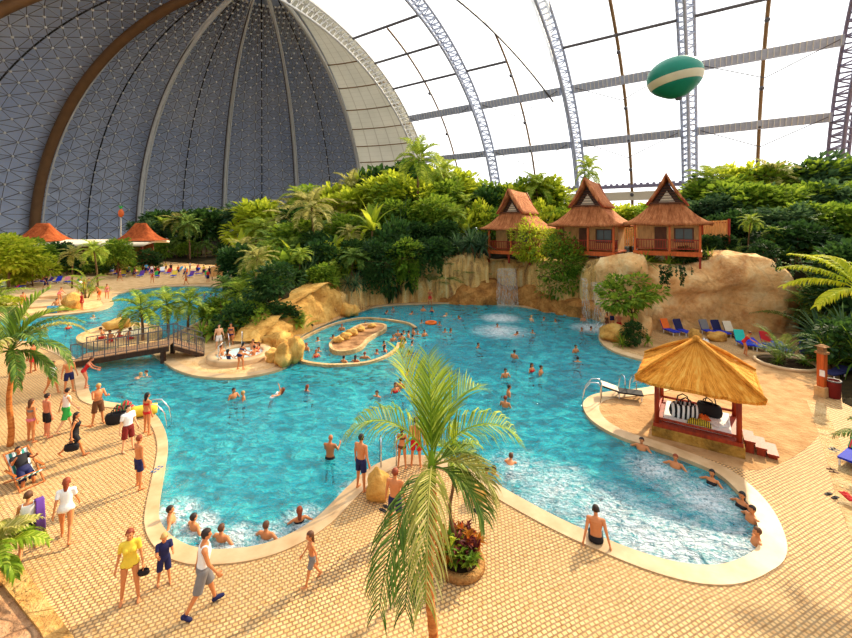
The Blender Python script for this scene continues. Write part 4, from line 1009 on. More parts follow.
first = None; cl = ['white', 'red', 'yellow', 'skyblue', 'orange', 'purple', None, 'pink', 'green']; seenc = {}
rb = random.Random(3)
BL = [(112 + i * 5.6 + rb.uniform(-1, 1), 272.5 + (i % 3) * 2.2 + rb.uniform(-.5, .5)) for i in range(22)] + [(40 + i * 9, 283 + rb.uniform(-1, 1)) for i in range(5)] + [(2, 289), (12, 293), (22, 288)]
for i, (x, y) in enumerate(BL):
    c = cl[i % len(cl)]; p = G(x, y); ca_ = c or 'plain blue'
    if c not in seenc: seenc[c] = lounger((p.x, p.y, 0), math.radians(rb.uniform(-40, 40)), c, 'blue lounger with %s on the crowded far beach' % ('a %s towel' % c if c else 'no towel'), 'blue', 'far beach blue loungers, ' + ca_, 50)
    else: o = copy_tree(seenc[c]); o.location = (p.x, p.y, 0); o.rotation_euler.z = math.radians(rb.uniform(-40, 40))
# ---------------------------------------------------------------- plants
def leaves(mb, pts, dirs, L, W, rng, droop=.3, mi=0):
    "one folded, slightly drooping leaf per point"
    for p, d in zip(pts, dirs):
        d = Vector(d); d.z -= droop * rng.random(); d.normalize()
        s = d.cross(Vector((rng.uniform(-.5, .5), rng.uniform(-.5, .5), 1))); s.normalize(); u = s.cross(d); k = rng.uniform(.65, 1.2)
        p = Vector(p); l, w = L * k, W * k
        m = p + d * l * .5 + u * (-.06 * l)
        mb.add([p, m + s * w * .5 + u * .1 * l, p + d * l + Vector((0, 0, -.12 * l)), m - s * w * .5 + u * .1 * l, m], [(0, 4, 1), (4, 2, 1), (0, 3, 4), (4, 3, 2)], mi)

def crown_points(n, rng, c, r, shell=.55, clumps=0, top=True):
    c = Vector(c); P = []; D = []
    cl = []
    for i in range(clumps):
        z = rng.uniform(-.55, 1.0) if top else rng.uniform(-1, 1); t = rng.uniform(0, 2 * PI); q = math.sqrt(max(0, 1 - z * z))
        cl.append((Vector((q * math.cos(t), q * math.sin(t), z)) * rng.uniform(.55, .95), rng.uniform(.24, .46)))
    for i in range(n):
        d = Vector((rng.gauss(0, 1), rng.gauss(0, 1), rng.gauss(0, 1))); d.normalize()
        if cl: o, s = cl[i % len(cl)]; q = o + d * s * rng.uniform(.7, 1.0); dd = (d + o * .6)
        else: q = d * (1 - shell * rng.random() ** 1.6); dd = d
        P.append(c + Vector((q.x * r[0], q.y * r[1], q.z * r[2]))); dd = Vector(dd) + Vector((0, 0, .25)); dd.normalize(); D.append(dd)
    return P, D

def frond(mb, base, az, elev, L, rng, n=26, ll=.5, lw=.045, droop=1.0, ldroop=.5, mi=0, stem=.018, mstem=None, seg=9, rows=2, vee=.5, start=.16, twist=0.0, fwd=.62):
    "a feather palm frond: arching midrib and two rows of drooping leaflets"
    P = []; e = elev; p = Vector(base); step = L / seg
    for i in range(seg + 1):
        P.append(p.copy()); e2 = elev - droop * (i / seg) ** 1.35
        d = Vector((math.cos(az) * math.cos(e2), math.sin(az) * math.cos(e2), math.sin(e2))); p = p + d * step
    mb.tube(P, [stem * (1 - .8 * i / seg) + .003 for i in range(seg + 1)], 4, mi if mstem is None else mstem, False)
    for i in range(n):
        t = start + (1 - start) * (i + .5) / n; f = t * seg; a = min(seg - 1, int(f)); o = P[a].lerp(P[a + 1], f - a); d = (P[a + 1] - P[a]).normalized()
        s0 = d.cross(Vector((0, 0, 1)))
        if s0.length < .1: s0 = Vector((-math.sin(az), math.cos(az), 0)) * -1
        s0.normalize(); u = s0.cross(d)
        if twist: q = Matrix.Rotation(twist * t, 3, d); s0 = q @ s0; u = q @ u
        k = (math.sin(PI * min(1, .12 + .9 * t)) ** .6) * rng.uniform(.85, 1.1) if t < .93 else .45
        for s_ in (-1, 1):
            l = ll * k; ang = fwd - .25 * t + rng.uniform(-.08, .08)
            v = (s0 * s_ * math.cos(ang) + d * math.sin(ang) + u * vee * rng.uniform(.7, 1.2)).normalized()
            w = lw * (.6 + .5 * k); c1 = o + v * l * .45; v2 = (v + Vector((0, 0, -ldroop))).normalized(); c2 = c1 + v2 * l * .33; v3 = (v2 + Vector((0, 0, -ldroop * 1.3))).normalized(); c3 = c2 + v3 * l * .3
            wd = (d - v * d.dot(v)).normalized()
            mb.add([o - wd * w * .3, o + wd * w * .3, c1 + wd * w * .5, c1 - wd * w * .5, c2 + wd * w * .36, c2 - wd * w * .36, c3], [(0, 1, 2, 3), (3, 2, 4, 5), (5, 4, 6)], mi)

def blade(mb, base, az, elev, L, W, droop, rng, mi=0, seg=7, fold=.25, shape='leaf'):
    "one long strap or paddle leaf"
    P = []; p = Vector(base); side = Vector((-math.sin(az), math.cos(az), 0)); vs = []; fs = []
    for i in range(seg + 1):
        t = i / seg; e = elev - droop * t ** 1.3; d = Vector((math.cos(az) * math.cos(e), math.sin(az) * math.cos(e), math.sin(e)))
        w = W * (math.sin(PI * min(1, (.06 + t * .94)) ** .75) if shape == 'leaf' else (1 - t ** 2.2) * (.7 + .3 * math.sin(PI * t)))
        u = side.cross(d) * -1 if False else d.cross(side)
        up = Vector((0, 0, 1)); vs += [p - side * w * .5 + up * fold * w, p, p + side * w * .5 + up * fold * w]; p = p + d * (L / seg)
    for i in range(seg): a = i * 3; fs += [(a, a + 1, a + 4, a + 3), (a + 1, a + 2, a + 5, a + 4)]
    mb.add(vs, fs, mi)

PROTO = {}
def palm_meshes(name, H, seed, leaf, nf=15, L=2.6, ll=.62, lw=.06, lean=.3, n=22, r=.11, droop=1.7, emin=-.5):
    rng = random.Random(seed); tr = MB(); k = 12
    P = [Vector((lean * (i / k) ** 2, 0, H * i / k)) for i in range(k + 1)]
    rs = []
    for i in range(k + 1): rs.append(r * (1.25 - .5 * i / k) * (1.06 if i % 2 else 1))
    tr.tube(P, rs, 9); top = P[-1]; cr = MB()
    for i in range(nf):
        f = (i + .5) / nf; el = lerp(1.35, emin, f ** .9); az = i * 2.39996 + rng.uniform(-.2, .2)
        frond(cr, top + Vector((0, 0, .1 - .2 * f)), az, el, L * rng.uniform(.82, 1.08) * (.8 if f < .12 else 1), rng, n, ll, lw, droop * (.65 + .4 * f), .55, 0, .03)
    PROTO[name] = (H + L * .55, [('trunk', tr.mesh('trunk', M['bark'], True)), ('crown', cr.mesh('crown', leaf))])
def tree_meshes(name, H, seed, leaf, rw, n=2600, L=.5, W=.26, low=.3, clumps=26, droop=.5):
    rng = random.Random(seed); tr = MB(); tr.tube([(0, 0, 0), (.1, .05, H * .3), (-.05, .1, H * .6), (0, 0, H * .85)], [H * .022, H * .017, H * .012, H * .004], 8)
    for i in range(7):
        a = i * 2.4; z = H * lerp(low + .05, .7, i / 7); tr.tube([(0, 0, z), (rw * .3 * math.cos(a), rw * .3 * math.sin(a), z + H * .08), (rw * .7 * math.cos(a), rw * .7 * math.sin(a), z + H * .16)], [H * .01, H * .007, H * .003], 5)
    cr = MB(); hz = H * (1 - low) / 2; P, D = crown_points(n, rng, (0, 0, H * low + hz), (rw, rw, hz), .5, clumps); leaves(cr, P, D, L, W, rng, droop)
    PROTO[name] = (H, [('trunk', tr.mesh('trunk', M['bark'], True)), ('crown', cr.mesh('crown', leaf))])
def rosette_meshes(name, H, seed, leaf, nb=46, L=1.7, W=.11, stem=1.0, droop=1.2, shape='strap', emin=-.4, fold=.2, heads=1):
    rng = random.Random(seed); cr = MB(); st = MB()
    for h in range(heads):
        a = h * 2.3; o = Vector((.55 * math.cos(a) * (heads > 1), .55 * math.sin(a) * (heads > 1), stem * (1 - .2 * (h % 3))))
        st.tube([(o.x * .3, o.y * .3, 0), (o.x * .7, o.y * .7, o.z * .6), o], [.1, .08, .07], 7)
        for i in range(nb):
            f = (i + .5) / nb; blade(cr, o, i * 2.39996, lerp(1.45, emin, f), L * rng.uniform(.75, 1.1), W * rng.uniform(.8, 1.2), droop * rng.uniform(.7, 1.2) * (.5 + .7 * f), rng, 0, 6, fold, shape)
    PROTO[name] = (H, [('stem', st.mesh('stem', M['bark'], True)), ('foliage', cr.mesh('foliage', leaf))])
def clump_meshes(name, H, seed, leaf, nf=20, L=3.2, n=20, ll=.6, lw=.06, droop=1.3):
    rng = random.Random(seed); cr = MB(); st = MB()
    for i in range(nf):
        a = rng.uniform(0, 2 * PI); q = rng.uniform(.05, .35); b = Vector((q * math.cos(a), q * math.sin(a), 0)); hh = rng.uniform(.1, H * .45)
        if i < 7: st.tube([b, b * 1.6 + Vector((0, 0, hh))], [.06, .045], 6)
        frond(cr, b * 1.4 + Vector((0, 0, hh * (i < 12))), a + rng.uniform(-.5, .5), rng.uniform(.7, 1.45), L * rng.uniform(.7, 1.1), rng, n, ll, lw, droop * rng.uniform(.7, 1.3), .5, 0, .022)
    PROTO[name] = (H, [('stem', st.mesh('stem', M['bark'], True)), ('foliage', cr.mesh('foliage', leaf))])

palm_meshes('palm_tall', 6.4, 11, M['palm'], 17, 2.7, .75, .085, .5, 22)
palm_meshes('palm_dusty', 5.6, 12, M['palm_dry'], 16, 2.6, .7, .085, -.3, 20)
palm_meshes('palm_green', 4.6, 13, M['palm_dark'], 16, 2.6, .75, .09, .3, 20)
palm_meshes('palm_low', 2.1, 14, M['palm'], 14, 2.0, .55, .07, .15, 18, .08)
tree_meshes('tree_mid', 8, 21, M['leaf_mid'], 2.9, 2300, .78, .42, .3, 32)
tree_meshes('tree_yellow', 7.5, 22, M['leaf_yellow'], 2.7, 2000, .8, .42, .25, 30)
tree_meshes('tree_dark', 8, 23, M['leaf_dark'], 3.0, 2300, .8, .46, .3, 32)
tree_meshes('tree_blue', 8, 24, M['leaf_blue'], 3.0, 2200, .8, .44, .3, 32)
tree_meshes('bush_mid', 3.2, 25, M['leaf_mid'], 1.9, 1500, .42, .24, .0, 16)
tree_meshes('bush_dark', 3.0, 26, M['leaf_dark'], 1.9, 1500, .44, .26, .0, 16)
tree_meshes('bush_yellow', 2.8, 27, M['leaf_yellow'], 1.8, 1300, .44, .22, .0, 14)
rosette_meshes('banana', 5.0, 31, M['leaf_yellow'], 12, 2.7, .62, 2.2, 1.5, 'leaf', .1, .12)
rosette_meshes('broad', 3.2, 32, M['leaf_mid'], 16, 1.9, .7, 1.1, 1.5, 'leaf', -.2, .12)
rosette_meshes('spiky', 3.0, 33, M['leaf_blue'], 50, 1.7, .12, 1.2, 1.0, 'strap', -.6, .2, 3)
rosette_meshes('fern', 1.2, 34, M['leaf_mid'], 40, 1.3, .1, .15, 1.2, 'strap', .1, .2)
clump_meshes('areca', 4.6, 41, M['palm'], 20, 3.2)
clump_meshes('areca_dark', 4.4, 42, M['palm_dark'], 20, 3.1)

NAMES = dict(palm_tall=('feather_palm', 'palm'), palm_dusty=('feather_palm', 'palm'), palm_green=('feather_palm', 'palm'), palm_low=('young_palm', 'palm'), tree_mid=('leafy_tree', 'tree'), tree_yellow=('leafy_tree', 'tree'), tree_dark=('leafy_tree', 'tree'), tree_blue=('leafy_tree', 'tree'),
             bush_mid=('shrub', 'shrub'), bush_dark=('shrub', 'shrub'), bush_yellow=('shrub', 'shrub'), banana=('banana_plant', 'plant'), broad=('broadleaf_plant', 'plant'), spiky=('spiky_plant', 'plant'), fern=('fern', 'fern'), areca=('clump_palm', 'palm'), areca_dark=('clump_palm', 'palm'))
DESC = dict(palm_tall='fresh green feather palm', palm_dusty='dusty pale feather palm', palm_green='deep green feather palm', palm_low='young low palm', tree_mid='mid green leafy tree', tree_yellow='yellow green leafy tree', tree_dark='dark glossy leafy tree', tree_blue='bluish green leafy tree',
            bush_mid='mid green shrub', bush_dark='dark green shrub', bush_yellow='yellow green shrub', banana='banana plant with paddle leaves', broad='broad leaved plant', spiky='spiky strap leaved plant', fern='low fern', areca='bushy clump palm', areca_dark='dark clump palm')
WMAX = dict(fern=1.2, spiky=1.35, broad=1.0, bush_mid=1.15, bush_dark=1.15, bush_yellow=1.15, banana=1.3, areca=1.35, areca_dark=1.3)
def plant(kind, loc, H, label=None, group=None, rz=None, wide=1.0):
    h0, parts = PROTO[kind]; nm, cat = NAMES[kind]; s = H / h0
    t = thing(nm, loc, R.uniform(0, 6.28) if rz is None else rz, label, cat, group, (min(s, WMAX.get(kind, 1.5)) * wide, min(s, WMAX.get(kind, 1.5)) * wide, s))
    for pn, me in parts: link(bpy.data.objects.new(pn, me), t)
    return t
def plant_px(kind, x, Y, top, label=None, group=None, wide=1.0, rz=None, zb=None):
    X = (x - CX) * Y / FOC; z = hill_z(X, Y) - .05 if zb is None else zb; zt = CAMZ - (top - HZ) * Y / FOC
    return plant(kind, (X, Y, z), max(.7, zt - z), label, group, rz, wide)
def interp(tab, x):
    for (a, u), (b, v) in zip(tab, tab[1:]):
        if a <= x <= b: return lerp(u, v, (x - a) / (b - a))
    return tab[0][1] if x < tab[0][0] else tab[-1][1]
def jungle(x0, x1, dx, Y, top, kinds, where, jit=.4, wide=(1.0, 1.25), zb=None):
    x = x0
    while x <= x1:
        xx = x + R.uniform(-jit, jit) * dx; yy = Y * (1 + R.uniform(-.035, .035)); k = R.choice(kinds); tp = top(xx) + R.uniform(-3, 6)
        plant_px(k, xx, yy, tp, DESC[k] + ' ' + where, DESC[k] + ' ' + where, R.uniform(*wide), None, zb); x += dx
SIL = [(120, 232), (140, 226), (160, 216), (180, 212), (205, 210), (230, 207), (255, 203), (280, 199), (300, 193), (330, 189), (350, 184), (370, 174), (390, 168), (415, 166), (435, 166), (460, 176), (480, 182), (500, 184), (530, 180), (560, 186), (600, 204), (640, 208), (690, 190), (705, 180), (720, 174), (745, 166), (765, 172), (790, 167), (810, 160), (830, 165), (960, 160)]
sil = lambda o, k=0.0: (lambda x: interp(SIL, x) + o + k * (interp(SIL, x) - 250) * -1)
TR = ['tree_mid', 'tree_yellow', 'tree_dark', 'areca', 'palm_tall', 'palm_dusty', 'tree_yellow', 'banana', 'palm_tall']
# behind the far beach
jungle(150, 262, 10, 104, sil(0), ['tree_mid', 'tree_dark', 'palm_tall', 'areca', 'palm_dusty', 'tree_blue', 'palm_tall'], 'in the far jungle behind the beach loungers')
jungle(148, 240, 10, 96, lambda x: 236, ['bush_dark', 'bush_mid', 'areca', 'palm_green'], 'low at the back of the far beach')
jungle(-10, 60, 12, 100, lambda x: 236, ['bush_dark', 'areca', 'tree_mid'], 'beside the far red-roofed hut')
# the thick middle jungle, back to front
jungle(258, 480, 12, 68, sil(0), TR, 'in the back of the middle jungle')
jungle(244, 480, 12, 60, sil(12), TR + ['palm_green', 'areca'], 'in the middle jungle above the golden cliff')
jungle(240, 470, 13, 53, sil(30), ['tree_mid', 'palm_tall', 'areca', 'banana', 'palm_green', 'tree_dark', 'palm_dusty', 'areca_dark'], 'inside the middle jungle')
jungle(370, 470, 13, 47.5, lambda x: interp([(370, 232), (400, 228), (430, 222), (470, 228)], x), ['bush_dark', 'tree_dark', 'broad', 'bush_mid', 'areca_dark', 'spiky'], 'at the edge of the golden cliff')
jungle(238, 362, 12, 47, lambda x: interp([(238, 248), (270, 238), (300, 230), (340, 226), (370, 228)], x), ['palm_tall', 'areca', 'palm_green', 'tree_dark', 'palm_dusty', 'banana', 'palm_tall'], 'on the jungle peninsula')
jungle(225, 316, 12, 40, lambda x: interp([(225, 274), (250, 258), (280, 246), (310, 240), (352, 252)], x), ['palm_dusty', 'areca', 'palm_green', 'broad', 'palm_tall', 'areca', 'bush_mid', 'spiky'], 'in the front of the jungle peninsula')
jungle(212, 278, 12, 34.5, lambda x: interp([(212, 296), (240, 280), (270, 270), (300, 262), (322, 274)], x), ['areca', 'broad', 'bush_dark', 'palm_low', 'bush_mid', 'spiky', 'palm_dusty'], 'above the rock bank of the spiral basin')
jungle(204, 272, 11, 30.8, lambda x: interp([(204, 316), (240, 306), (270, 300), (292, 306)], x), ['bush_dark', 'bush_mid', 'fern', 'broad', 'spiky', 'bush_dark'], 'behind the low stone border of the hot tub')
# behind and between the cottages
jungle(486, 700, 14, 62, sil(2), TR, 'behind the three cottages', .4, (.9, 1.1))
jungle(484, 640, 15, 54, lambda x: 210, ['tree_yellow', 'tree_mid', 'bush_yellow', 'areca'], 'showing between the cottage roofs')
# right hand jungle
DK = ['tree_blue', 'tree_dark', 'tree_mid', 'tree_blue']
jungle(700, 960, 13, 58, sil(0), ['tree_mid', 'tree_blue', 'tree_yellow', 'tree_mid'], 'on the skyline of the right jungle')
jungle(712, 960, 14, 49, sil(20), DK + ['areca'], 'in the back of the right jungle')
jungle(722, 950, 14, 42, lambda x: interp([(722, 218), (770, 206), (850, 200), (950, 190)], x), DK + ['palm_green', 'areca'], 'inside the right jungle')
jungle(712, 930, 14, 38.5, lambda x: interp([(712, 238), (760, 232), (850, 226), (930, 220)], x), ['bush_dark', 'tree_blue', 'areca_dark', 'broad', 'spiky', 'tree_dark'], 'above the sandstone wall')
jungle(818, 930, 14, 31, lambda x: interp([(800, 262), (850, 250), (930, 240)], x), ['tree_dark', 'areca_dark', 'bush_dark', 'broad'], 'on the bank right of the sandstone wall')
jungle(824, 930, 14, 27, lambda x: interp([(800, 300), (850, 285), (930, 270)], x), ['bush_dark', 'broad', 'areca_dark', 'spiky'], 'low on the right bank')
jungle(830, 900, 14, 23.5, lambda x: 322, ['bush_dark', 'fern', 'broad', 'areca_dark'], 'behind the red bin')
jungle(643, 700, 11, 34.3, lambda x: 250, ['bush_dark', 'fern', 'bush_mid'], 'at the foot of the right cottage', zb=5.0)
jungle(706, 790, 12, 35.4, lambda x: 246, ['bush_dark', 'fern', 'spiky', 'broad'], 'along the top of the sandstone wall', zb=5.3)
for i in range(0): pass
jungle(372, 476, 9, 50.5, lambda x: 236, ['bush_dark', 'bush_mid', 'tree_dark', 'areca_dark'], 'in the shade behind the golden cliff', zb=4.6)
jungle(368, 452, 9, 45.2, lambda x: 240, ['bush_dark', 'fern', 'bush_mid', 'bush_dark'], 'along the lip of the golden cliff', .3, (.8, 1.0), 4.7)
jungle(302, 368, 9, 45, lambda x: interp([(302, 250), (368, 240)], x), ['palm_green', 'bush_dark', 'areca', 'tree_dark', 'palm_tall', 'broad'], 'above the rock bank behind the spiral basin')
jungle(258, 304, 9, 32.5, lambda x: 306, ['areca', 'bush_dark', 'palm_low', 'broad'], 'over the left foot of the rock bank')
jungle(322, 372, 7, 43.2, lambda x: 246, ['areca', 'bush_dark', 'palm_green', 'banana', 'bush_mid', 'areca_dark'], 'crowding the rock behind the spiral basin', zb=2.2)
jungle(318, 352, 8, 41.2, lambda x: 262, ['areca', 'bush_mid', 'palm_low', 'fern', 'spiky'], 'just above the rock bank', .4, (.9, 1.1), 1.9)
jungle(296, 330, 9, 40.5, lambda x: 268, ['bush_mid', 'bush_dark', 'fern'], 'on top of the rock bank', .3, (.8, 1.0))
plant_px('palm_tall', 417, 56, 140, 'tall feathery palm poking highest above the middle jungle', wide=1.0)
plant_px('palm_tall', 590, 58, 154, 'thin palm standing above the roof of the middle cottage', wide=.6)
plant_px('palm_dusty', 315, 50, 188, 'dusty palm with arching fronds on the left shoulder of the middle jungle')
plant_px('palm_dusty', 255, 37, 246, 'dry pale palm leaning over the lower jungle above the hot tub', wide=1.1)
plant_px('palm_green', 190, 92, 214, 'drooping dark palm in front of the far jungle')
plant_px('banana', 372, 47, 186, 'banana plant with torn leaves high in the middle jungle')
plant('spiky', at(477, 258, 45.4), 4.2, 'large spiky plant at the cliff top left of the left cottage')
plant('spiky', at(460, 257, 45.8), 3.4, 'second spiky plant at the cliff top, left of the large one')
plant_px('palm_tall', 748, 38, 214, 'bright feather palm rising right of the slatted bamboo screen')
# crown hanging over the cliff between the waterfalls
def crown_tree(name, base, c, r, n, mat, label, L=.42, W=.24, seed=5, clumps=24):
    rng = random.Random(seed); t = thing(name, base, 0, label, 'tree'); b = Vector(base); c = Vector(c) - b; tr = MB()
    tr.tube([(0, 0, 0), c * .4 + Vector((.12, .1, .1)), c * .75, c], [.16, .12, .09, .03], 8)
    for i in range(7):
        a = i * 2.4; e = c + Vector((r[0] * .65 * math.cos(a), r[1] * .65 * math.sin(a), r[2] * .35 * math.sin(i))); s_ = c * (.5 + .05 * i); tr.tube([s_, s_.lerp(e, .5) + Vector((0, 0, .15)), e], [.07, .05, .02], 5)
    tr.build('trunk', M['bark'], t, True); cr = MB(); P, D = crown_points(n, rng, c, r, .5, clumps, False); leaves(cr, P, D, L, W, rng, .5); cr.build('crown', mat, t)
    return t
b = at(566, 258, 40.5); b.z = hill_z(b.x, b.y); crown_tree('leafy_tree', b, at(560, 268, 39.8), (3.3, 1.9, 2.9), 3600, M['leaf_mid'], 'big rounded green tree overhanging the cliff between the two waterfalls', .4, .22, 5, 34)
b = at(535, 254, 43.5); b.z = hill_z(b.x, b.y); crown_tree('leafy_tree', b, at(533, 240, 43), (2.6, 1.8, 2.0), 2400, M['leaf_yellow'], 'bright yellow green bush in front of the left cottage porch', .36, .16, 6, 22)
b = G(632, 339.5); crown_tree('leafy_tree', b, at(630, 294, 31), (2.5, 1.8, 1.25), 1500, M['leaf_mid'], 'small leafy tree standing before the cliff at the point with the squat boulder', .42, .26, 7, 16)
for x, y, h, k, w, lab in ((634, 346, 1.5, 'bush_dark', .8, 'dark shrub at the foot of the small leafy tree'), (622, 347, 1.0, 'fern', .9, 'fern left of the dark shrub under the small leafy tree'), (648, 347, 1.1, 'broad', .7, 'small broad leaved plant right of the dark shrub under the small leafy tree')):
    p = G(x, y); plant(k, p, h, lab, None, None, w)
# creepers on the rock
def creeper(px, Y, ztop, w, drop, n, mat, lab, seed):
    rng = random.Random(seed); p = at(px, HZ, Y); t = thing('creeper', (p.x, p.y, ztop), 0, lab, 'creeper'); st = MB(); lf = MB()
    for i in range(n):
        x = rng.uniform(-w / 2, w / 2); d = drop * rng.uniform(.35, 1.0); P = [Vector((x + .1 * noise.noise(Vector((x, q * .7, seed))), -.25 - .12 * rng.random() - .1 * (q > 0), -d * q / 6 + (.15 if q == 0 else 0))) for q in range(7)]; st.tube(P, .02, 4)
        k = int(d * 16); Q = []; D = []
        for j in range(k): f = rng.random() * 6; a = min(5, int(f)); Q.append(P[a].lerp(P[a + 1], f - a)); D.append(Vector((rng.uniform(-1, 1), -.9, rng.uniform(-.6, .3))).normalized())
        leaves(lf, Q, D, .26, .18, rng, .6)
    st.build('stem', M['bark'], t); o = lf.build('foliage', mat, t)
creeper(377, 42.0, 4.6, 3.0, 3.3, 46, M['leaf_dark'], 'dark creeper over the brown rock behind the spiral basin', 9); creeper(405, 43.0, 4.8, 3.0, 3.0, 34, M['leaf_mid'], 'green creeper hanging down the left part of the golden cliff', 3); creeper(431, 43.2, 5.0, 2.6, 2.2, 22, M['leaf_dark'], 'short dark creeper beside the bare golden rock', 4)
for x, y, Y, r, mt, n_, lab in ((382, 262, 43.2, (2.3, 1.1, 2.3), 'leaf_dark', 1300, 'dark bush spilling over the left end of the golden cliff'), (404, 258, 43.8, (2.0, 1.1, 1.7), 'leaf_mid', 1000, 'green bush spilling over the golden cliff right of the dark one'), (428, 252, 44.2, (2.2, 1.0, 1.1), 'leaf_dark', 900, 'low dark bush on the lip of the golden cliff')):
    b = at(x, 252, Y + 1.4); b.z = 4.5; crown_tree('hanging_bush', b, at(x, y, Y - .7), r, n_, M[mt], lab, .46, .28, int(x), 16)
creeper(672, 31.3, 5.4, 3.0, 1.6, 16, M['leaf_dark'], 'thin creeper trailing over the middle of the sandstone wall', 5); creeper(782, 31.4, 5.9, 2.4, 1.1, 10, M['leaf_dark'], 'short creeper at the upper right of the sandstone wall', 6)
jungle(16, 150, 13, 69, lambda x: 254, ['bush_dark', 'bush_mid', 'areca', 'broad', 'tree_dark'], 'in front of the far red-roofed hut', .4, (.9, 1.1), 0.0)
jungle(-12, 44, 12, 56, lambda x: 256, ['bush_yellow', 'bush_mid', 'areca', 'tree_mid'], 'at the left end of the far beach', .4, (1.0, 1.2), 0.0)
for x, Y, top, k, lab in ((300, 66, 184, 'palm_tall', 'feather palm rising above the left slope of the middle jungle'), (352, 66, 172, 'palm_dusty', 'dusty palm on the skyline left of the highest palm'), (446, 64, 158, 'palm_tall', 'feather palm on the skyline right of the highest palm'), (541, 60, 172, 'palm_tall', 'feather palm on the skyline between the left and middle cottages'), (712, 56, 164, 'palm_tall', 'feather palm on the skyline just right of the right cottage roof'), (768, 55, 160, 'palm_dusty', 'dusty palm on the skyline in the middle of the right jungle'), (276, 64, 196, 'banana', 'banana plant on the skyline of the left jungle slope'), (398, 52, 190, 'spiky', 'spiky plant high in the middle jungle below the highest palm'), (806, 40, 214, 'palm_green', 'drooping dark palm in the middle of the right jungle'), (775, 37.5, 226, 'palm_tall', 'feather palm behind the top of the sandstone wall')):
    plant_px(k, x, Y, top, lab)
# beach plants at the far left
for kind, x, Y, top, w, lab in (('palm_dusty', 72, 54, 246, 1.0, 'dusty palm on the far beach in front of the long hut'), ('palm_tall', 98, 50, 240, 1.0, 'green palm on the far beach near the thin lantern pole'), ('areca', 87, 47, 262, .9, 'bushy clump palm at the far beach edge'),
        ('tree_yellow', 8, 52, 238, 1.1, 'yellow green tree at the left edge before the far hut'), ('tree_mid', 32, 60, 240, 1.0, 'mid green tree left of the beach palms'), ('bush_yellow', 6, 40, 298, 1.4, 'yellow green shrub at the left edge above the channel'), ('areca', -6, 44, 270, 1.1, 'clump palm at the left edge behind the yellow shrub'),
        ('tree_mid', 118, 64, 240, .9, 'leafy tree under the thin lantern pole'), ('tree_dark', 60, 66, 244, 1.0, 'dark leafy tree before the left red hut roof'), ('palm_green', 138, 78, 240, .9, 'deep green palm beside the right end of the hut')):
    plant_px(kind, x, Y, top, lab, None, w, None, 0.0)
for x, y, top, lab in ((143, 342, 294, 'leftmost of the three small palms behind the footbridge'), (168, 334, 291, 'middle one of the three small palms behind the footbridge'), (188, 331, 290, 'rightmost of the three small palms behind the footbridge')):
    p = G(x, y); zt = CAMZ - (top - HZ) * p.y / FOC; plant('palm_low', p + Vector((0, 0, .1)), zt, lab, None, None, 1.0)
# round planter on the right and its shrub
def planter(px, r, h, lab, rim, soil='mulch'):
    p = G(*px); t = thing('round_planter', p, 0, lab, 'planter'); mb = MB(); mb.lathe([(r, 0), (r + .03, .03), (r + .02, h - .05), (r - .02, h), (r - .14, h), (r - .17, h - .06)], 36, caps=False); mb.build('rim', M[rim], t, True)
    mb = MB(); mb.ball((0, 0, h - .1), (r - .13, r - .13, .14), 24, 8); mb.build('soil', M[soil], t, True); return p
p = planter((785, 364), 1.55, .18, 'low round planter with dark soil on the right deck', 'coping'); plant('areca_dark', p + Vector((0, .2, .1)), 2.5, 'dark palm-like shrub in the low round planter on the right deck', None, .3, 1.15)
plant('fern', p + Vector((.7, -.5, .1)), .7, 'low fern at the right front of the round planter on the right deck'); plant('fern', p + Vector((-.75, -.35, .1)), .6, 'low fern at the left front of the round planter on the right deck')
p = planter((460, 564), .62, .18, 'round brick planter with red and green croton plants behind the front palm', 'ringbrick')
rng = random.Random(8)
def croton(loc, h, mat, lab, seed):
    rng = random.Random(seed); t = thing('croton', loc, 0, lab, 'plant'); st = MB(); lf = MB()
    for i in range(7):
        a = i * 2.4; e = Vector((.16 * math.cos(a), .16 * math.sin(a), h * rng.uniform(.55, .85))); st.tube([(0, 0, -.05), e * .5, e], [.014, .012, .008], 5)
        for k in range(16): blade(lf, e * rng.uniform(.35, 1.05), rng.uniform(0, 6.28), rng.uniform(.1, 1.2), rng.uniform(.18, .3), .075, .8, rng, 0, 4)
    st.build('stem', M['bark'], t); lf.build('foliage', mat, t)
CR = ['leaf_croton', 'leaf_mid', 'leaf_red', 'leaf_croton', 'leaf_yellow', 'leaf_red', 'leaf_croton', 'leaf_mid', 'leaf_croton']
for i, m in enumerate(CR + ['leaf_croton', 'leaf_mid', 'leaf_red', 'leaf_croton']):
    a = i * 2.4; q = .47 * math.sqrt((i + .3) / 13)
    croton(p + Vector((q * math.cos(a), q * math.sin(a), .16)), .66 - .3 * q, M[m], {'leaf_croton': 'orange and red croton in the round brick planter', 'leaf_mid': 'green croton in the round brick planter', 'leaf_red': 'dark red croton in the round brick planter', 'leaf_yellow': 'yellow green croton in the round brick planter'}[m], 50 + i)
for o in [o for o in bpy.data.objects if o.name.startswith('croton')]: o['group'] = o['label'].split(' in ')[0] + 's'

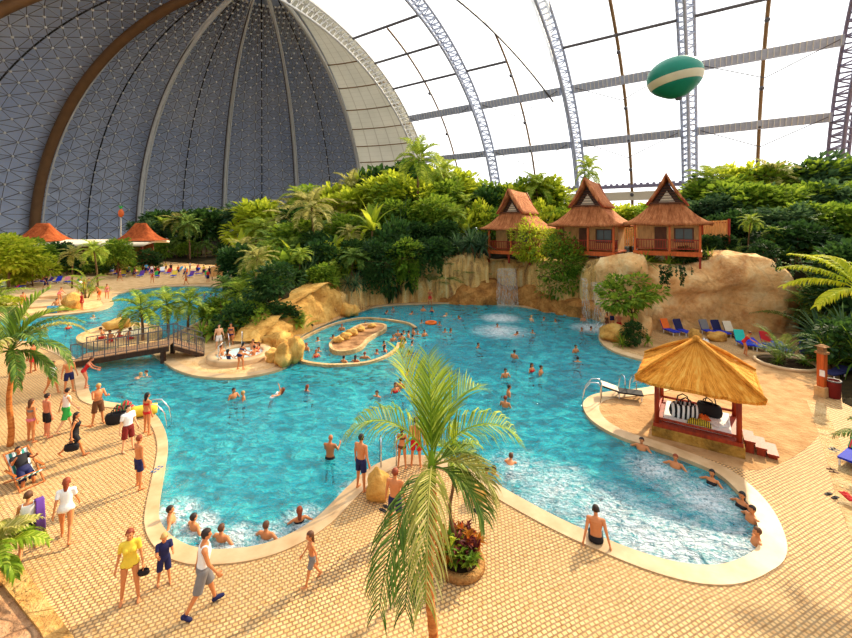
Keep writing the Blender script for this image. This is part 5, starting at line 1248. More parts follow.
# ---------------------------------------------------------------- the big palms near the camera
def near_palm(loc, H, fr, lab, leaf='palm', tr=.085, n=46, ll=.5, lw=.035, name='feather_palm', seed=3, shaft=True, trunkmat='trunk', L=2.0):
    "fr: azimuth, elevation, length factor, droop, twist, material"
    rng = random.Random(seed); t = thing(name, loc, 0, lab, 'palm'); mb = MB(); k = 26
    mb.tube([(.05 * math.sin(i * .35), .02 * i / k, H * i / k) for i in range(k + 1)], [tr * (1.15 - .35 * i / k) * (1.07 if i % 2 else 1) for i in range(k + 1)], 12); mb.build('trunk', M[trunkmat], t, True); top = Vector((.05 * math.sin(k * .35), .02, H))
    if shaft: mb = MB(); mb.tube([top - Vector((0, 0, .1)), top + Vector((0, 0, .2)), top + Vector((0, 0, .55))], [tr * .95, tr * 1.05, tr * .35], 10); mb.build('crown_shaft', M['palm'], t, True)
    for (az, el, lf, dr, tw, m) in fr:
        mb = MB(); frond(mb, top + Vector((0, 0, .25)), math.radians(az), math.radians(el), L * lf, rng, n, ll, lw, math.radians(dr), .2 if el > 65 else .65, 0, .02, None, 12, 2, .35 if el > 40 else .1, .14, tw, 1.18 if el > 65 or el < 35 else .85); mb.build('frond', M[m or leaf], t)
    return t
bp = Vector(((431 - CX) * 7.8 / FOC, 7.8, 0))
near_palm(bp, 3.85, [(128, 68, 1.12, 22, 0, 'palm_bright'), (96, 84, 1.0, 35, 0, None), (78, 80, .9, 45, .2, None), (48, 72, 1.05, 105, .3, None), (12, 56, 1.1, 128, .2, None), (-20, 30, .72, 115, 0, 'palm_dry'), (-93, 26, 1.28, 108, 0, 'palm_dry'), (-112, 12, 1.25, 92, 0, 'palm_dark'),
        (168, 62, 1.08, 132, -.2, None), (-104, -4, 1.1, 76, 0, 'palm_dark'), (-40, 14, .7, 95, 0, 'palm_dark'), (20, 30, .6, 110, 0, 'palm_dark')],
        'tall green palm in the front centre, its fronds hanging over the round brick planter', L=2.05, n=38, ll=.8, lw=.026)
p = Vector(((449 - CX) * 10.6 / FOC, 10.6, 0)); p = G(460, 564) + Vector((-.2, .22, .16))
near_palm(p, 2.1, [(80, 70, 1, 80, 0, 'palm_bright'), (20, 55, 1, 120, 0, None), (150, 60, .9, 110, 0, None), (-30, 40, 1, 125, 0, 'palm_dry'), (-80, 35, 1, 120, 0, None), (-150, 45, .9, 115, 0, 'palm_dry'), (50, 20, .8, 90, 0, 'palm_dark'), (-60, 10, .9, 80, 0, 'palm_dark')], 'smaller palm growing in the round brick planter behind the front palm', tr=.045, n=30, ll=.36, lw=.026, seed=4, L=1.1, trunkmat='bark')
p = G(10, 446)
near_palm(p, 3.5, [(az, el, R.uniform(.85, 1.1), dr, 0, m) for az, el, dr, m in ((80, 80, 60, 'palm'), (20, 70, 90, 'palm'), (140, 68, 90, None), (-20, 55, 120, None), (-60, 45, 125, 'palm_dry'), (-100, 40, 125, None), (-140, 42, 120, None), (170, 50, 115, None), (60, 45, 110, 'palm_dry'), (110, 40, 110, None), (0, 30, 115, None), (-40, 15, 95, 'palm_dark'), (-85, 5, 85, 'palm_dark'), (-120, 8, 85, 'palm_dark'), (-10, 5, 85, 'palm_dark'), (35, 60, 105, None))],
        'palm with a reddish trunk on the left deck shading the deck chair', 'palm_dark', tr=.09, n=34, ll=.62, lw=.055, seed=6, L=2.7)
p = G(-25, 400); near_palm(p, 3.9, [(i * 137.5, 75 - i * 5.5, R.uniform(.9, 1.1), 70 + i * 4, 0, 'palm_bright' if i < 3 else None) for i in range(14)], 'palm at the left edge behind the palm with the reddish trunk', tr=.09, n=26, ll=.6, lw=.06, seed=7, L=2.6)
p = G(-14, 590); near_palm(p, .55, [(i * 137.5, 70 - i * 4, R.uniform(.8, 1.1), 80 + i * 2, 0, 'palm_dry' if i % 3 == 0 else None) for i in range(14)], 'low palm at the lower left edge in front of the walking people', tr=.1, n=32, ll=.42, lw=.045, seed=9, L=1.35)
p = Vector((17.0, 15.9, 0)); p.z = hill_z(p.x, p.y)
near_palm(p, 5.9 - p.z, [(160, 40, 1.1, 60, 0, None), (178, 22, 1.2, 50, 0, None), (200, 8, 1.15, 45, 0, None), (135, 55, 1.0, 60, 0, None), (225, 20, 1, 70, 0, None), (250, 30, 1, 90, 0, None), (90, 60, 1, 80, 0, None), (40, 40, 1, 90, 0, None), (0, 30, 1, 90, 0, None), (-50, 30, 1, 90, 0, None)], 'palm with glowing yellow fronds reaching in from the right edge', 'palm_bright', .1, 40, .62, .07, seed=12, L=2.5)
p = Vector((16.0, 13.6, 0)); p.z = hill_z(p.x, p.y)
near_palm(p, .8, [(i * 137.5, 62 - i * 3, R.uniform(.8, 1.1), 80, 0, 'palm_dark' if i % 2 else 'palm') for i in range(14)], 'low palm at the right edge below the red bin', tr=.09, n=30, ll=.5, lw=.05, seed=15, L=1.8)
# ---------------------------------------------------------------- people
def rot(ax, deg): return Matrix.Rotation(math.radians(deg), 3, ax)
def capsule(mb, a, b, ra, rb, n=10):
    a, b = Vector(a), Vector(b); d = (b - a); L = d.length; d = d / L if L > 1e-6 else Vector((0, 0, 1)); P = []; r = []
    for k in range(4): t = PI / 2 * (k / 4); P.append(a - d * ra * math.cos(t)); r.append(max(.0008, ra * math.sin(t)))
    for k in range(5): f = k / 4; P.append(a.lerp(b, f)); r.append(lerp(ra, rb, f))
    for k in range(3, -1, -1): t = PI / 2 * (k / 4); P.append(b + d * rb * math.cos(t)); r.append(max(.0008, rb * math.sin(t)))
    mb.tube(P, r, n)

POSES = {   # torso pitch (forward +), head pitch, then per side: hip flex, hip abduct, knee, shoulder flex, shoulder abduct, elbow
    'stand': dict(L=(4, 5, 4, 4, 12, 14), R=(-2, 5, 2, -4, 12, 12)),
    'walk': dict(tp=4, L=(19, 2, 6, -18, 9, 14), R=(-14, 2, 18, 20, 9, 20)),
    'walk_bag': dict(tp=3, L=(-22, 2, 26, 18, 12, 50), R=(24, 2, 8, -14, 14, 20)),
    'hands_up': dict(hp=-8, L=(3, 6, 2, 60, 100, 125), R=(-3, 6, 2, 55, 105, 125)),
    'hold_front': dict(hp=14, L=(5, 5, 6, 30, 12, 80), R=(-4, 5, 4, 34, 12, 75)),
    'wade': dict(tp=4, L=(8, 8, 12, 24, 26, 62), R=(2, 8, 8, 8, 24, 48)),
    'tread': dict(tp=8, hp=-6, L=(72, 16, 96, 40, 34, 50), R=(66, 16, 100, 34, 40, 45)),
    'swim': dict(tp=66, hp=-58, L=(-8, 6, 14, 150, 16, 12), R=(-14, 8, 20, 140, 24, 18)),
    'backfloat': dict(tp=-62, hp=30, L=(16, 8, 8, 20, 78, 10), R=(12, 8, 6, 20, 82, 10)),
    'edge_sit': dict(tp=10, hp=6, L=(88, 9, 80, -24, 14, 12), R=(84, 9, 84, -22, 16, 14)),
    'soak': dict(tp=-12, hp=10, L=(84, 12, 70, 14, 46, 62), R=(80, 12, 74, -16, 58, 40)),
    'lean_edge': dict(tp=14, hp=-8, L=(30, 6, 40, 74, 44, 60), R=(26, 6, 44, 78, 40, 62)),
    'lounge': dict(tp=-46, hp=26, L=(60, 6, 62, 26, 16, 50), R=(50, 8, 46, 30, 20, 60)),
    'bend': dict(tp=30, hp=-10, L=(14, 6, 22, 60, 20, 30), R=(20, 6, 26, 64, 18, 26)),
}
def skeleton(pose, sex, child):
    p = POSES[pose]; tp, hp = p.get('tp', 0), p.get('hp', 0)
    fem = sex == 'f'; sh = (.165 if fem else .19); hipw = .1 if fem else .092
    S = []        # (name, a, b, ra, rb)
    pel = Vector((0, 0, .93)); T = rot('X', tp)          # forward is -Y: positive pitch tips the chest to -Y
    up = lambda x, y, z: pel + T @ Vector((x, y, z - .93))
    J = {'pel': pel, 'T': T}
    neck = up(0, .005, 1.45); Hm = T @ rot('X', hp); hc = neck + Hm @ Vector((0, -.025, .165)); J['head'] = hc; J['Hm'] = Hm
    S.append(('neck', neck - T @ Vector((0, 0, .05)), hc - Hm @ Vector((0, -.02, .06)), .056 if not fem else .047, .05 if not fem else .042))
    for s, key in ((1, 'L'), (-1, 'R')):
        hf, ha, kn, sf, sa, el = p[key]; kf = .5 if fem else .52
        hip = pel + Vector((s * hipw, 0, -.04)); m = rot('Y', -s * ha) @ rot('X', -hf) 
        d1 = m @ Vector((0, 0, -1)); d2 = rot('Y', -s * ha) @ rot('X', -(hf - kn)) @ Vector((0, 0, -1))
        knee = hip + d1 * .43; ank = knee + d2 * .41; tr_ = (.086, .058) if not fem else (.09, .058)
        S.append(('thigh', hip, knee, *tr_)); S.append(('shin', knee, ank, .054, .036)); S.append(('calf', knee + d2 * .08 + Vector((0, .015, 0)), knee + d2 * .2 + Vector((0, .012, 0)), .046, .04))
        fw = rot('Y', -s * ha) @ rot('X', -(hf - kn) if abs(hf - kn) < 60 else -(hf - kn) * .6) @ Vector((0, -1, 0)); dn = d2
        heel = ank + dn * .045 - fw * .03; toe = ank + dn * .062 + fw * .15
        S.append(('foot', heel, toe, .036, .026)); S.append(('foot', ank + dn * .05 + fw * .06 + Vector((s * .012, 0, 0)), toe + Vector((s * .02, 0, 0)) - fw * .015, .034, .022))
        shd = up(s * sh, 0, 1.385); B = T @ rot('Y', -s * sa) @ rot('X', -sf); d3 = B @ Vector((0, 0, -1)); elb = shd + d3 * .29
        B2 = T @ rot('Y', -s * sa) @ rot('X', -(sf + el)); d4 = B2 @ Vector((0, 0, -1)); wr = elb + d4 * .25
        ra = (.052, .04, .036, .026) if not fem else (.043, .034, .031, .023)
        S.append(('shoulder', up(s * sh * .6, 0, 1.375), shd, .066 if not fem else .055, ra[0] * 1.12)); S.append(('arm', shd, elb, ra[0], ra[1])); S.append(('forearm', elb, wr, ra[2], ra[3]))
        side = B2 @ Vector((0, 1, 0)); front = B2 @ Vector((s * -1, 0, 0))      # palm faces the body
        pal = wr + d4 * .085; S.append(('hand', wr + d4 * .02, pal, .026, .03)); S.append(('hand', wr + d4 * .03 + side * .018, pal + side * .02, .022, .022)); S.append(('hand', wr + d4 * .03 - side * .018, pal - side * .022, .022, .022))
        for k, (o, l) in enumerate(((-.033, .068), (-.011, .08), (.011, .074), (.032, .056))):
            a = pal + side * o + d4 * .01; b = a + (d4 + side * o * 3 + front * .25).normalized() * l * .55; c = b + (d4 + front * .75).normalized() * l * .5
            S.append(('finger', a, b, .0115, .0105)); S.append(('finger', b, c, .0105, .009))
        a = wr + d4 * .035 - side * .03; b = a + (d4 * .7 - side * .75 + front * .3).normalized() * .045; S.append(('finger', a, b, .0135, .012)); S.append(('finger', b, b + (d4 - side * .25 + front * .35).normalized() * .032, .012, .01))
    J['up'] = up; J['fem'] = fem; return S, J

BODY = {}
def torso_rings(fem):
    if fem: return [(.80, .06, .06, .0), (.84, .125, .1, .005), (.90, .165, .118, .012), (.97, .158, .108, .012), (1.06, .122, .088, .0), (1.13, .12, .088, -.004), (1.22, .138, .106, -.016), (1.29, .146, .108, -.016), (1.37, .146, .085, .0), (1.42, .10, .07, .005), (1.46, .05, .05, .006)]
    return [(.80, .06, .06, .0), (.84, .12, .095, .004), (.90, .15, .11, .008), (.98, .15, .105, .004), (1.07, .142, .1, -.002), (1.16, .152, .106, -.006), (1.26, .172, .115, -.01), (1.34, .178, .108, -.004), (1.40, .15, .085, .004), (1.44, .09, .068, .006), (1.47, .05, .05, .006)]
def body(pose, sex, child, voxel):
    key = (pose, sex, child, voxel)
    if key in BODY: return BODY[key]
    S, J = skeleton(pose, sex, child); mb = MB(); up = J['up']; rows = []
    for z, rx, ry, yo in torso_rings(J['fem']):
        rows.append([up(rx * math.cos(2 * PI * i / 20), yo + ry * math.sin(2 * PI * i / 20), z) for i in range(20)])
    mb.grid(rows, 0, True); b = len(mb.v); mb.f.append(tuple(b - 20 + i for i in range(20))); mb.m.append(0); mb.f.append(tuple(b - 20 * len(rows) + 19 - i for i in range(20))); mb.m.append(0)
    if J['fem']:
        for s in (-1, 1): mb.ball(up(s * .068, -.085, 1.265), (.062, .06, .06), 12, 8)
    for nm, a, c, ra, rb in S: capsule(mb, a, c, ra, rb, 8 if nm == 'finger' else 12)
    k = 1.28 if child else 1.0; hc, Hm = J['head'], J['Hm']; hc = hc + Hm @ Vector((0, 0, .04 * (k > 1))); J['head'] = hc; J['k'] = k
    def hb(c, r): 
        q = MB(); q.ball((0, 0, 0), r, 16, 12); mb.add([hc + Hm @ ((Vector(c) + Vector(v)) * k) for v in q.v], q.f)
    hb((0, .008, .03), (.076, .094, .085)); hb((0, -.022, -.03), (.062, .07, .085)); hb((0, -.04, -.08), (.036, .035, .028)); hb((0, -.098, -.022), (.013, .022, .016)); hb((0, -.086, .0), (.009, .016, .028))
    for s in (-1, 1): hb((s * .078, .012, -.01), (.012, .022, .032)); hb((s * .032, -.078, .022), (.022, .014, .008))
    hb((0, -.085, -.058), (.024, .014, .01))
    tmp = mb.build('person_body', M['white']); md = tmp.modifiers.new('r', 'REMESH'); md.mode = 'VOXEL'; md.voxel_size = voxel; md.use_smooth_shade = True
    sm = tmp.modifiers.new('s', 'SMOOTH'); sm.factor = .5; sm.iterations = 2
    dg = bpy.context.evaluated_depsgraph_get(); me = bpy.data.meshes.new_from_object(tmp.evaluated_get(dg)); old = tmp.data; bpy.data.objects.remove(tmp); bpy.data.meshes.remove(old); me.name = 'body'
    n_ = len(me.vertices); V = np.empty(n_ * 3, dtype=np.float32); me.vertices.foreach_get('co', V); V = V.reshape(-1, 3).astype(float); N = np.empty(n_ * 3, dtype=np.float32); me.vertices.foreach_get('normal', N); N = N.reshape(-1, 3).astype(float)
    names = [s[0] for s in S]; best = np.full(n_, 9.9); idx = np.full(n_, -1); tt = np.zeros(n_)
    for i, (nm, a, c, ra, rb) in enumerate(S):
        a = np.array(a); d = np.array(c) - a; t = np.clip(((V - a) @ d) / (d @ d), 0, 1); D = np.linalg.norm(V - a - t[:, None] * d, axis=1) - (ra + (rb - ra) * t)
        m = D < best; best[m] = D[m]; idx[m] = i; tt[m] = t[m]
    # torso and head coordinates
    TI = np.array(J['T'].inverted()); L = (V - np.array(J['pel'])) @ TI.T; tz = L[:, 2] + .93
    R_ = torso_rings(J['fem']); zz = np.array([r[0] for r in R_]); rx = np.interp(tz, zz, [r[1] for r in R_]); ry = np.interp(tz, zz, [r[2] for r in R_]); yo = np.interp(tz, zz, [r[3] for r in R_])
    q = np.sqrt((L[:, 0] / rx) ** 2 + ((L[:, 1] - yo) / ry) ** 2); dt = (q - 1) * np.minimum(rx, ry); dt[(tz < .78) | (tz > 1.48)] = 9
    part = np.array([names[i] for i in idx]); part[dt < best] = 'torso'; 
    HI = np.array(Hm.inverted()); hl = (V - np.array(hc)) @ HI.T / k; ish = (np.linalg.norm(hl / np.array([.1, .13, .15]), axis=1) < 1.05) & (hl[:, 2] > -.125); part[ish & (part != 'torso')] = 'head'
    F = [tuple(p.vertices) for p in me.polygons]
    mats = np.zeros(len(F), dtype=np.int32); eyes = []
    ec = [np.array((s * .031, -.083, .004)) for s in (-1, 1)]; mc = np.array((0, -.097, -.058))
    fc = np.array([hl[list(f)].mean(0) for f in F])
    for e in ec: mats[np.linalg.norm((fc - e) * np.array([1, .6, 1.6]), axis=1) < .014] = 1
    mats[np.linalg.norm((fc - mc) * np.array([.55, .5, 1.6]), axis=1) < .013] = 2
    me.materials.clear()
    for m in (SKIN[1], M['brown'], M['lip']): me.materials.append(m)
    me.polygons.foreach_set('material_index', mats); me.polygons.foreach_set('use_smooth', [True] * len(F)); me.update()
    BODY[key] = dict(me=me, V=V, N=N, F=F, part=part, t=tt, tz=tz, hl=hl, L=L, J=J, g={}); return BODY[key]
def garment(B, kind):
    if kind in B['g']: return B['g'][kind]
    V = B['V']; p, t, tz, hl, L = B['part'], B['t'], B['tz'], B['hl'], B['L']; T_ = p == 'torso'; th = p == 'thigh'; ar = p == 'arm'; shd = p == 'shoulder'; off = .012
    if kind == 'trunks': m = (T_ & (tz < .99)) | (th & (t < .72)); off = .018
    elif kind == 'shorts': m = (T_ & (tz < 1.0)) | (th & (t < .95)); off = .024
    elif kind == 'briefs': m = (T_ & (tz < .97)) | (th & (t < .1)); off = .008
    elif kind == 'bikini_top': m = T_ & (tz > 1.215) & (tz < 1.315); off = .01
    elif kind == 'swimsuit': m = (T_ & (tz < 1.34)) | (th & (t < .07)); off = .008
    elif kind == 'tshirt': m = (T_ & (tz > .84) & (tz < 1.46)) | shd | (ar & (t < .62)) | (th & (t < .05)); off = .016
    elif kind == 'tank': m = (T_ & (tz > .9) & (tz < 1.4)) | (shd & (t < .5)); off = .018
    elif kind == 'skirt': m = (T_ & (tz < 1.02)) | (th & (t < .8)); off = .035
    elif kind == 'dress': m = (T_ & (tz < 1.36)) | (th & (t < .62)) | (shd & (t < .3)); off = .026
    elif kind[:5] == 'shoe_': m = ((p == 'foot') | ((p == 'shin') & (t > .93))) & ((V[:, 0] > 0) == (kind == 'shoe_l')); off = .012
    elif kind in ('hair', 'longhair'):
        h = p == 'head'; lim = np.where(hl[:, 1] > .02, -.055 if kind == 'hair' else -.09, np.where(hl[:, 1] > -.035, .012, .062)); m = h & (hl[:, 2] > lim); off = .016
    V, N, F = B['V'], B['N'], B['F']; keep = [f for f in F if all(m[i] for i in f)]; used = sorted({i for f in keep for i in f}); mp = {i: k for k, i in enumerate(used)}
    if kind in ('skirt', 'dress', 'shorts', 'trunks'):
        o2 = np.where(th, off * (1 + .9 * t), off)
    else: o2 = np.full(len(V), off)
    vs = [tuple(V[i] + N[i] * o2[i]) for i in used]; fs = [tuple(mp[i] for i in f) for f in keep]; edges = {}
    for f in fs:
        for a, b in zip(f, f[1:] + f[:1]): edges[(a, b)] = 1
    base = len(vs); rim = {}
    for (a, b) in list(edges):
        if (b, a) in edges: continue
        for i in (a, b):
            if i not in rim: rim[i] = len(vs); j = used[i]; vs.append(tuple(V[j] - N[j] * .004))
        fs.append((b, a, rim[a], rim[b]))
    if kind == 'longhair':
        q = MB(); hc, Hm, k = B['J']['head'], B['J']['Hm'], B['J']['k']; c = lambda *v: hc + Hm @ (Vector(v) * k)
        capsule(q, c(0, .055, .0), c(0, .075, -.2), .075, .05, 12); n0 = len(vs); vs += q.v; fs += [tuple(n0 + i for i in f) for f in q.f]
    me = bpy.data.meshes.new(kind); me.from_pydata(vs, [], fs); me.materials.append(M['white']); me.polygons.foreach_set('use_smooth', [True] * len(fs)); me.update(); B['g'][kind] = me; return me
def M_skin(name, c):
    t = NT(name); ob = t.obj(); c = srgb(*c); d = tuple(x * .9 for x in c[:3]) + (1,)
    p = t.n('ShaderNodeBsdfPrincipled'); t.l(t.ramp(t.noise(12, ob), [(.3, d), (.7, c)]), p.inputs['Base Color']); p.inputs['Roughness'].default_value = .48; p.inputs['Specular IOR Level'].default_value = .35
    return t.done(p.outputs[0])
SKIN = [M_skin('fair skin', (238, 180, 134)), M_skin('tanned skin', (216, 136, 82)), M_skin('deep tan skin', (198, 116, 66)), M_skin('rosy skin', (226, 140, 100))]
M['lip'] = M_plain('lips', (176, 84, 70), .5)
HAIR = dict(dark=M_plain('dark brown hair', (44, 28, 20), .6, .25, 30), black=M_plain('black hair', (22, 18, 18), .6, .2, 30), brown=M_plain('brown hair', (96, 56, 28), .6, .25, 30), blond=M_plain('blond hair', (206, 160, 92), .6, .2, 30), red=M_plain('auburn hair', (140, 58, 24), .6, .2, 30), grey=M_plain('grey hair', (170, 164, 158), .6, .2, 30))
GN = dict(trunks='swim_trunks', shorts='shorts', briefs='bikini_bottom', bikini_top='bikini_top', swimsuit='swimsuit', tshirt='t_shirt', tank='tank_top', skirt='skirt', dress='dress', shoe_l='shoe', shoe_r='shoe', hair='hair', longhair='hair')
def setmat(o, m): o.material_slots[0].link = 'OBJECT'; o.material_slots[0].material = m
def person(loc, pose, sex, H, face, skin, clothes, hair, label, group=None, near=False, child=False, drop=0.0):
    "face: degrees, 0 looks at the camera, 90 to the right"
    B = body(pose, sex, child, .0095 if near else .015); s = H / 1.75
    o = bpy.data.objects.new('person', B['me']); link(o); o.location = loc; o.location.z -= drop * s; o.rotation_euler.z = math.radians(face); o.scale = (s, s, s); setmat(o, SKIN[skin]); tag(o, label, 'person', group)
    clothes = [x for k, c in clothes for x in ((('shoe_l', c), ('shoe_r', c)) if k == 'shoes' else ((k, c),))]
    for kind, c in list(clothes) + ([] if hair is None else [(hair[0], hair[1])]):
        g = bpy.data.objects.new(GN[kind], garment(B, kind)); link(g, o); setmat(g, HAIR[c] if kind in ('hair', 'longhair') else M[c])
    return o
def low(pose, sex, child=False):
    "lowest point of the pose, so that it can be stood on the ground"
    B = body(pose, sex, child, .015); return float(B['V'][:, 2].min())
def stand(px, pose, sex, H, face, skin, clothes, hair, label, z=0.0, near=True, child=False, group=None):
    p = G(px[0], px[1], z); return person(p, pose, sex, H, face, skin, clothes, hair, label, group, near, child, low(pose, sex, child))
def water(px, pose, sex, H, face, skin, clothes, hair, label, group=None, child=False, neck=None):
    "px: where the body meets the water"
    p = G(px[0], px[1], WATER); at_ = dict(wade=1.2, tread=1.4, swim=None, backfloat=None, soak=1.26, bend=.98, lean_edge=1.3, stand=.98, hold_front=.98, hands_up=.98)[pose] if neck is None else neck
    if pose == 'swim': at_ = 1.12
    if pose == 'backfloat': at_ = .98
    return person(p, pose, sex, H, face, skin, clothes, hair, label, group, False, child, at_)
H_, LH = (lambda c: ('hair', c)), (lambda c: ('longhair', c))
TK = lambda c: [('trunks', c)]
BK = lambda c: [('briefs', c), ('bikini_top', c)]
# --- on the near left deck
stand((130, 601), 'stand', 'f', 1.66, 28, 1, [('tshirt', 'yellow'), ('briefs', 'brown')], LH('red'), 'woman in a yellow t-shirt with bare legs standing on the left deck')
stand((164, 584), 'hold_front', 'm', 1.2, 40, 1, [('tshirt', 'navy'), ('shorts', 'navy')], H_('blond'), 'small boy in dark blue shirt and shorts beside the woman in yellow', child=True)
stand((203, 611), 'walk', 'm', 1.82, 118, 1, [('tank', 'white'), ('shorts', 'grey'), ('shoes', 'navy')], H_('dark'), 'man in white tank top and grey shorts striding in dark shoes at the bottom left')
stand((312, 583), 'walk', 'f', 1.22, -60, 1, [('trunks', 'grey')], LH('brown'), 'child in grey shorts walking along the near pool edge', child=True)
stand((66, 541), 'walk', 'f', 1.7, -150, 1, [('tshirt', 'white'), ('briefs', 'white')], LH('red'), 'woman in a long white shirt walking away on the left deck')
stand((28, 556), 'walk_bag', 'f', 1.72, -140, 1, [('tank', 'white'), ('skirt', 'blackc')], H_('brown'), 'woman in a black skirt with a purple towel over her shoulder at the lower left')
stand((75, 456), 'walk_bag', 'f', 1.68, 120, 1, [('dress', 'blackc')], LH('dark'), 'woman in a short black dress carrying a dark bag on the left deck')
stand((31, 442), 'stand', 'f', 1.7, 170, 1, [('briefs', 'pink'), ('bikini_top', 'grey')], LH('brown'), 'woman in a grey and pink bikini, back turned, near the reddish palm trunk')
stand((47, 437), 'stand', 'm', 1.76, 160, 3, [('trunks', 'blackc')], H_('dark'), 'man in black trunks beside the woman in the grey and pink bikini')
stand((66, 431), 'walk', 'm', 1.78, 150, 0, [('tank', 'white'), ('shorts', 'green')], H_('dark'), 'man in a white top and green shorts behind the woman in the black dress')
stand((98, 424), 'hold_front', 'm', 1.76, 60, 1, [('shorts', 'brown')], H_('blond'), 'man in olive brown shorts drying himself at the curved left pool edge')
stand((128, 451), 'stand', 'm', 1.74, 70, 0, [('tshirt', 'white'), ('shorts', 'maroon')], H_('dark'), 'man in a white shirt and dark red shorts next to the big black bag')
stand((139, 488), 'stand', 'm', 1.72, 150, 1, TK('navy'), H_('red'), 'man in navy trunks on the left deck with his back to the camera')
stand((147, 434), 'stand', 'f', 1.7, 160, 1, BK('red'), LH('black'), 'woman in a red bikini with black hair stepping to the ladder rail')
stand((84, 388), 'bend', 'f', 1.66, 120, 3, [('swimsuit', 'red')], H_('brown'), 'woman in a red swimsuit bending at the left end of the footbridge')
stand((69, 392), 'stand', 'm', 1.76, 60, 1, TK('navy'), H_('dark'), 'man standing by the footbridge end behind the bending woman')
stand((52, 394), 'walk', 'f', 1.68, 80, 1, [('tank', 'white'), ('briefs', 'red')], LH('brown'), 'woman in a white top and red bottoms under the left palm fronds')
stand((33, 372), 'stand', 'm', 1.76, -70, 2, TK('red'), H_('dark'), 'man in red trunks half hidden by the left palm crown')
stand((18, 390), 'walk', 'f', 1.68, 50, 1, BK('skyblue'), LH('brown'), 'woman in a sky blue bikini at the left edge under the palm')
# towel over a shoulder and the bag that is carried
# --- pool rim, middle
stand((361, 490), 'stand', 'm', 1.8, 150, 1, TK('navy'), H_('dark'), 'man in dark trunks standing on the rim left of the boulder', .035)
stand((395, 532), 'stand', 'm', 1.78, 165, 1, TK('navy'), H_('red'), 'man in navy trunks with his back turned right of the yellow boulder')
stand((416, 467), 'stand', 'm', 1.75, 175, 1, TK('red'), H_('brown'), 'man in red patterned trunks standing on the rim behind the palm', .035)
stand((402, 468), 'stand', 'f', 1.45, 170, 1, BK('brown'), LH('brown'), 'slim girl beside the man in red patterned trunks behind the palm', .035)
p = G(596, 541.5, .035); person(p, 'edge_sit', 'm', 1.76, 160, 1, TK('blackc'), H_('dark'), 'man sitting on the near pool rim with his back to the camera', None, True, False, .82)
# --- soaking along the near left rim
for x, y, f, sx, hr, c, lab in ((174, 520, 120, 'm', 'dark', 'navy', 'man with one arm on the rim, leftmost at the near left pool curve'), (197, 527, 150, 'm', 'dark', 'blackc', 'dark haired man in the foam, second from the left at the near left pool curve'),
        (224, 538, 165, 'm', 'brown', 'grey', 'man soaking in the foam in front of the striding man'), (268, 535, 170, 'm', 'brown', 'red', 'man soaking with wet brown hair between the foam patches of the near left curve'), (299, 520, 205, 'f', 'red', 'blackc', 'woman turning sideways in the jets at the right end of the near left curve')):
    water((x, y), 'soak', sx, 1.75, f + 180 if 0 else f, 1, TK(c) if sx == 'm' else [('swimsuit', c)], H_(hr) if sx == 'm' else LH(hr), lab)
# --- soaking along the right lobe
for x, y, f, sx, hr, c, lab in ((641, 450, -40, 'm', 'dark', 'navy', 'swimmer nearest the pavilion corner in the bubbling right lobe'), (675, 468, -40, 'm', 'red', 'brown', 'red haired man leaning back below the pavilion in the right lobe'), (711, 484, -50, 'f', 'black', 'blackc', 'woman with black hair lying against the rim right of the red haired man'),
        (740, 507, -70, 'f', 'black', 'blackc', 'woman with black hair at the far end of the right lobe'), (749, 521, -85, 'm', 'dark', 'navy', 'dark haired man close beside the woman at the far end of the right lobe'), (753, 543, -110, 'm', 'brown', 'navy', 'man at the lowest bend of the right lobe holding the rim')):
    water((x, y), 'soak', sx, 1.74, f, 1, TK(c) if sx == 'm' else [('swimsuit', c)], H_(hr) if sx == 'm' else LH(hr), lab)
# --- in the main pool
water((330, 458), 'hold_front', 'm', 1.8, 170, 2, TK('blackc'), None, 'bald man wading waist deep with his back to the camera left of the front palm', neck=.9)
W = water
W((131, 378), 'swim', 'm', 1.7, 100, 0, TK('navy'), H_('blond'), 'pale swimmer doing breaststroke off the left deck'); W((148, 375), 'tread', 'f', 1.6, -60, 0, [('swimsuit', 'pink')], H_('brown'), 'swimmer just right of the pale one off the left deck')
W((233, 398), 'wade', 'm', 1.74, 60, 1, TK('blackc'), H_('black'), 'man with black hair wading with a child below the peninsula'); W((244, 399.5), 'wade', 'm', 1.3, -60, 1, TK('navy'), H_('blond'), 'blond child beside the wading man below the peninsula', child=True, neck=1.2)
W((272, 397), 'backfloat', 'f', 1.7, -80, 1, [('swimsuit', 'white')], LH('red'), 'swimmer floating with spread arms and a red head below the peninsula tip'); W((306, 391), 'tread', 'f', 1.66, 150, 3, [('swimsuit', 'navy')], LH('red'), 'swimmer with auburn hair alone right of the floating one')
W((495, 473), 'tread', 'f', 1.66, -40, 1, [('swimsuit', 'red')], LH('black'), 'woman with black hair near the rim right of the front palm'); W((485, 476), 'tread', 'm', 1.7, 130, 1, TK('navy'), H_('dark'), 'man with his head against the black haired woman near the rim'); W((509, 468), 'swim', 'm', 1.65, 160, 1, TK('navy'), H_('brown'), 'swimmer stretched out behind the pair near the rim right of the front palm')
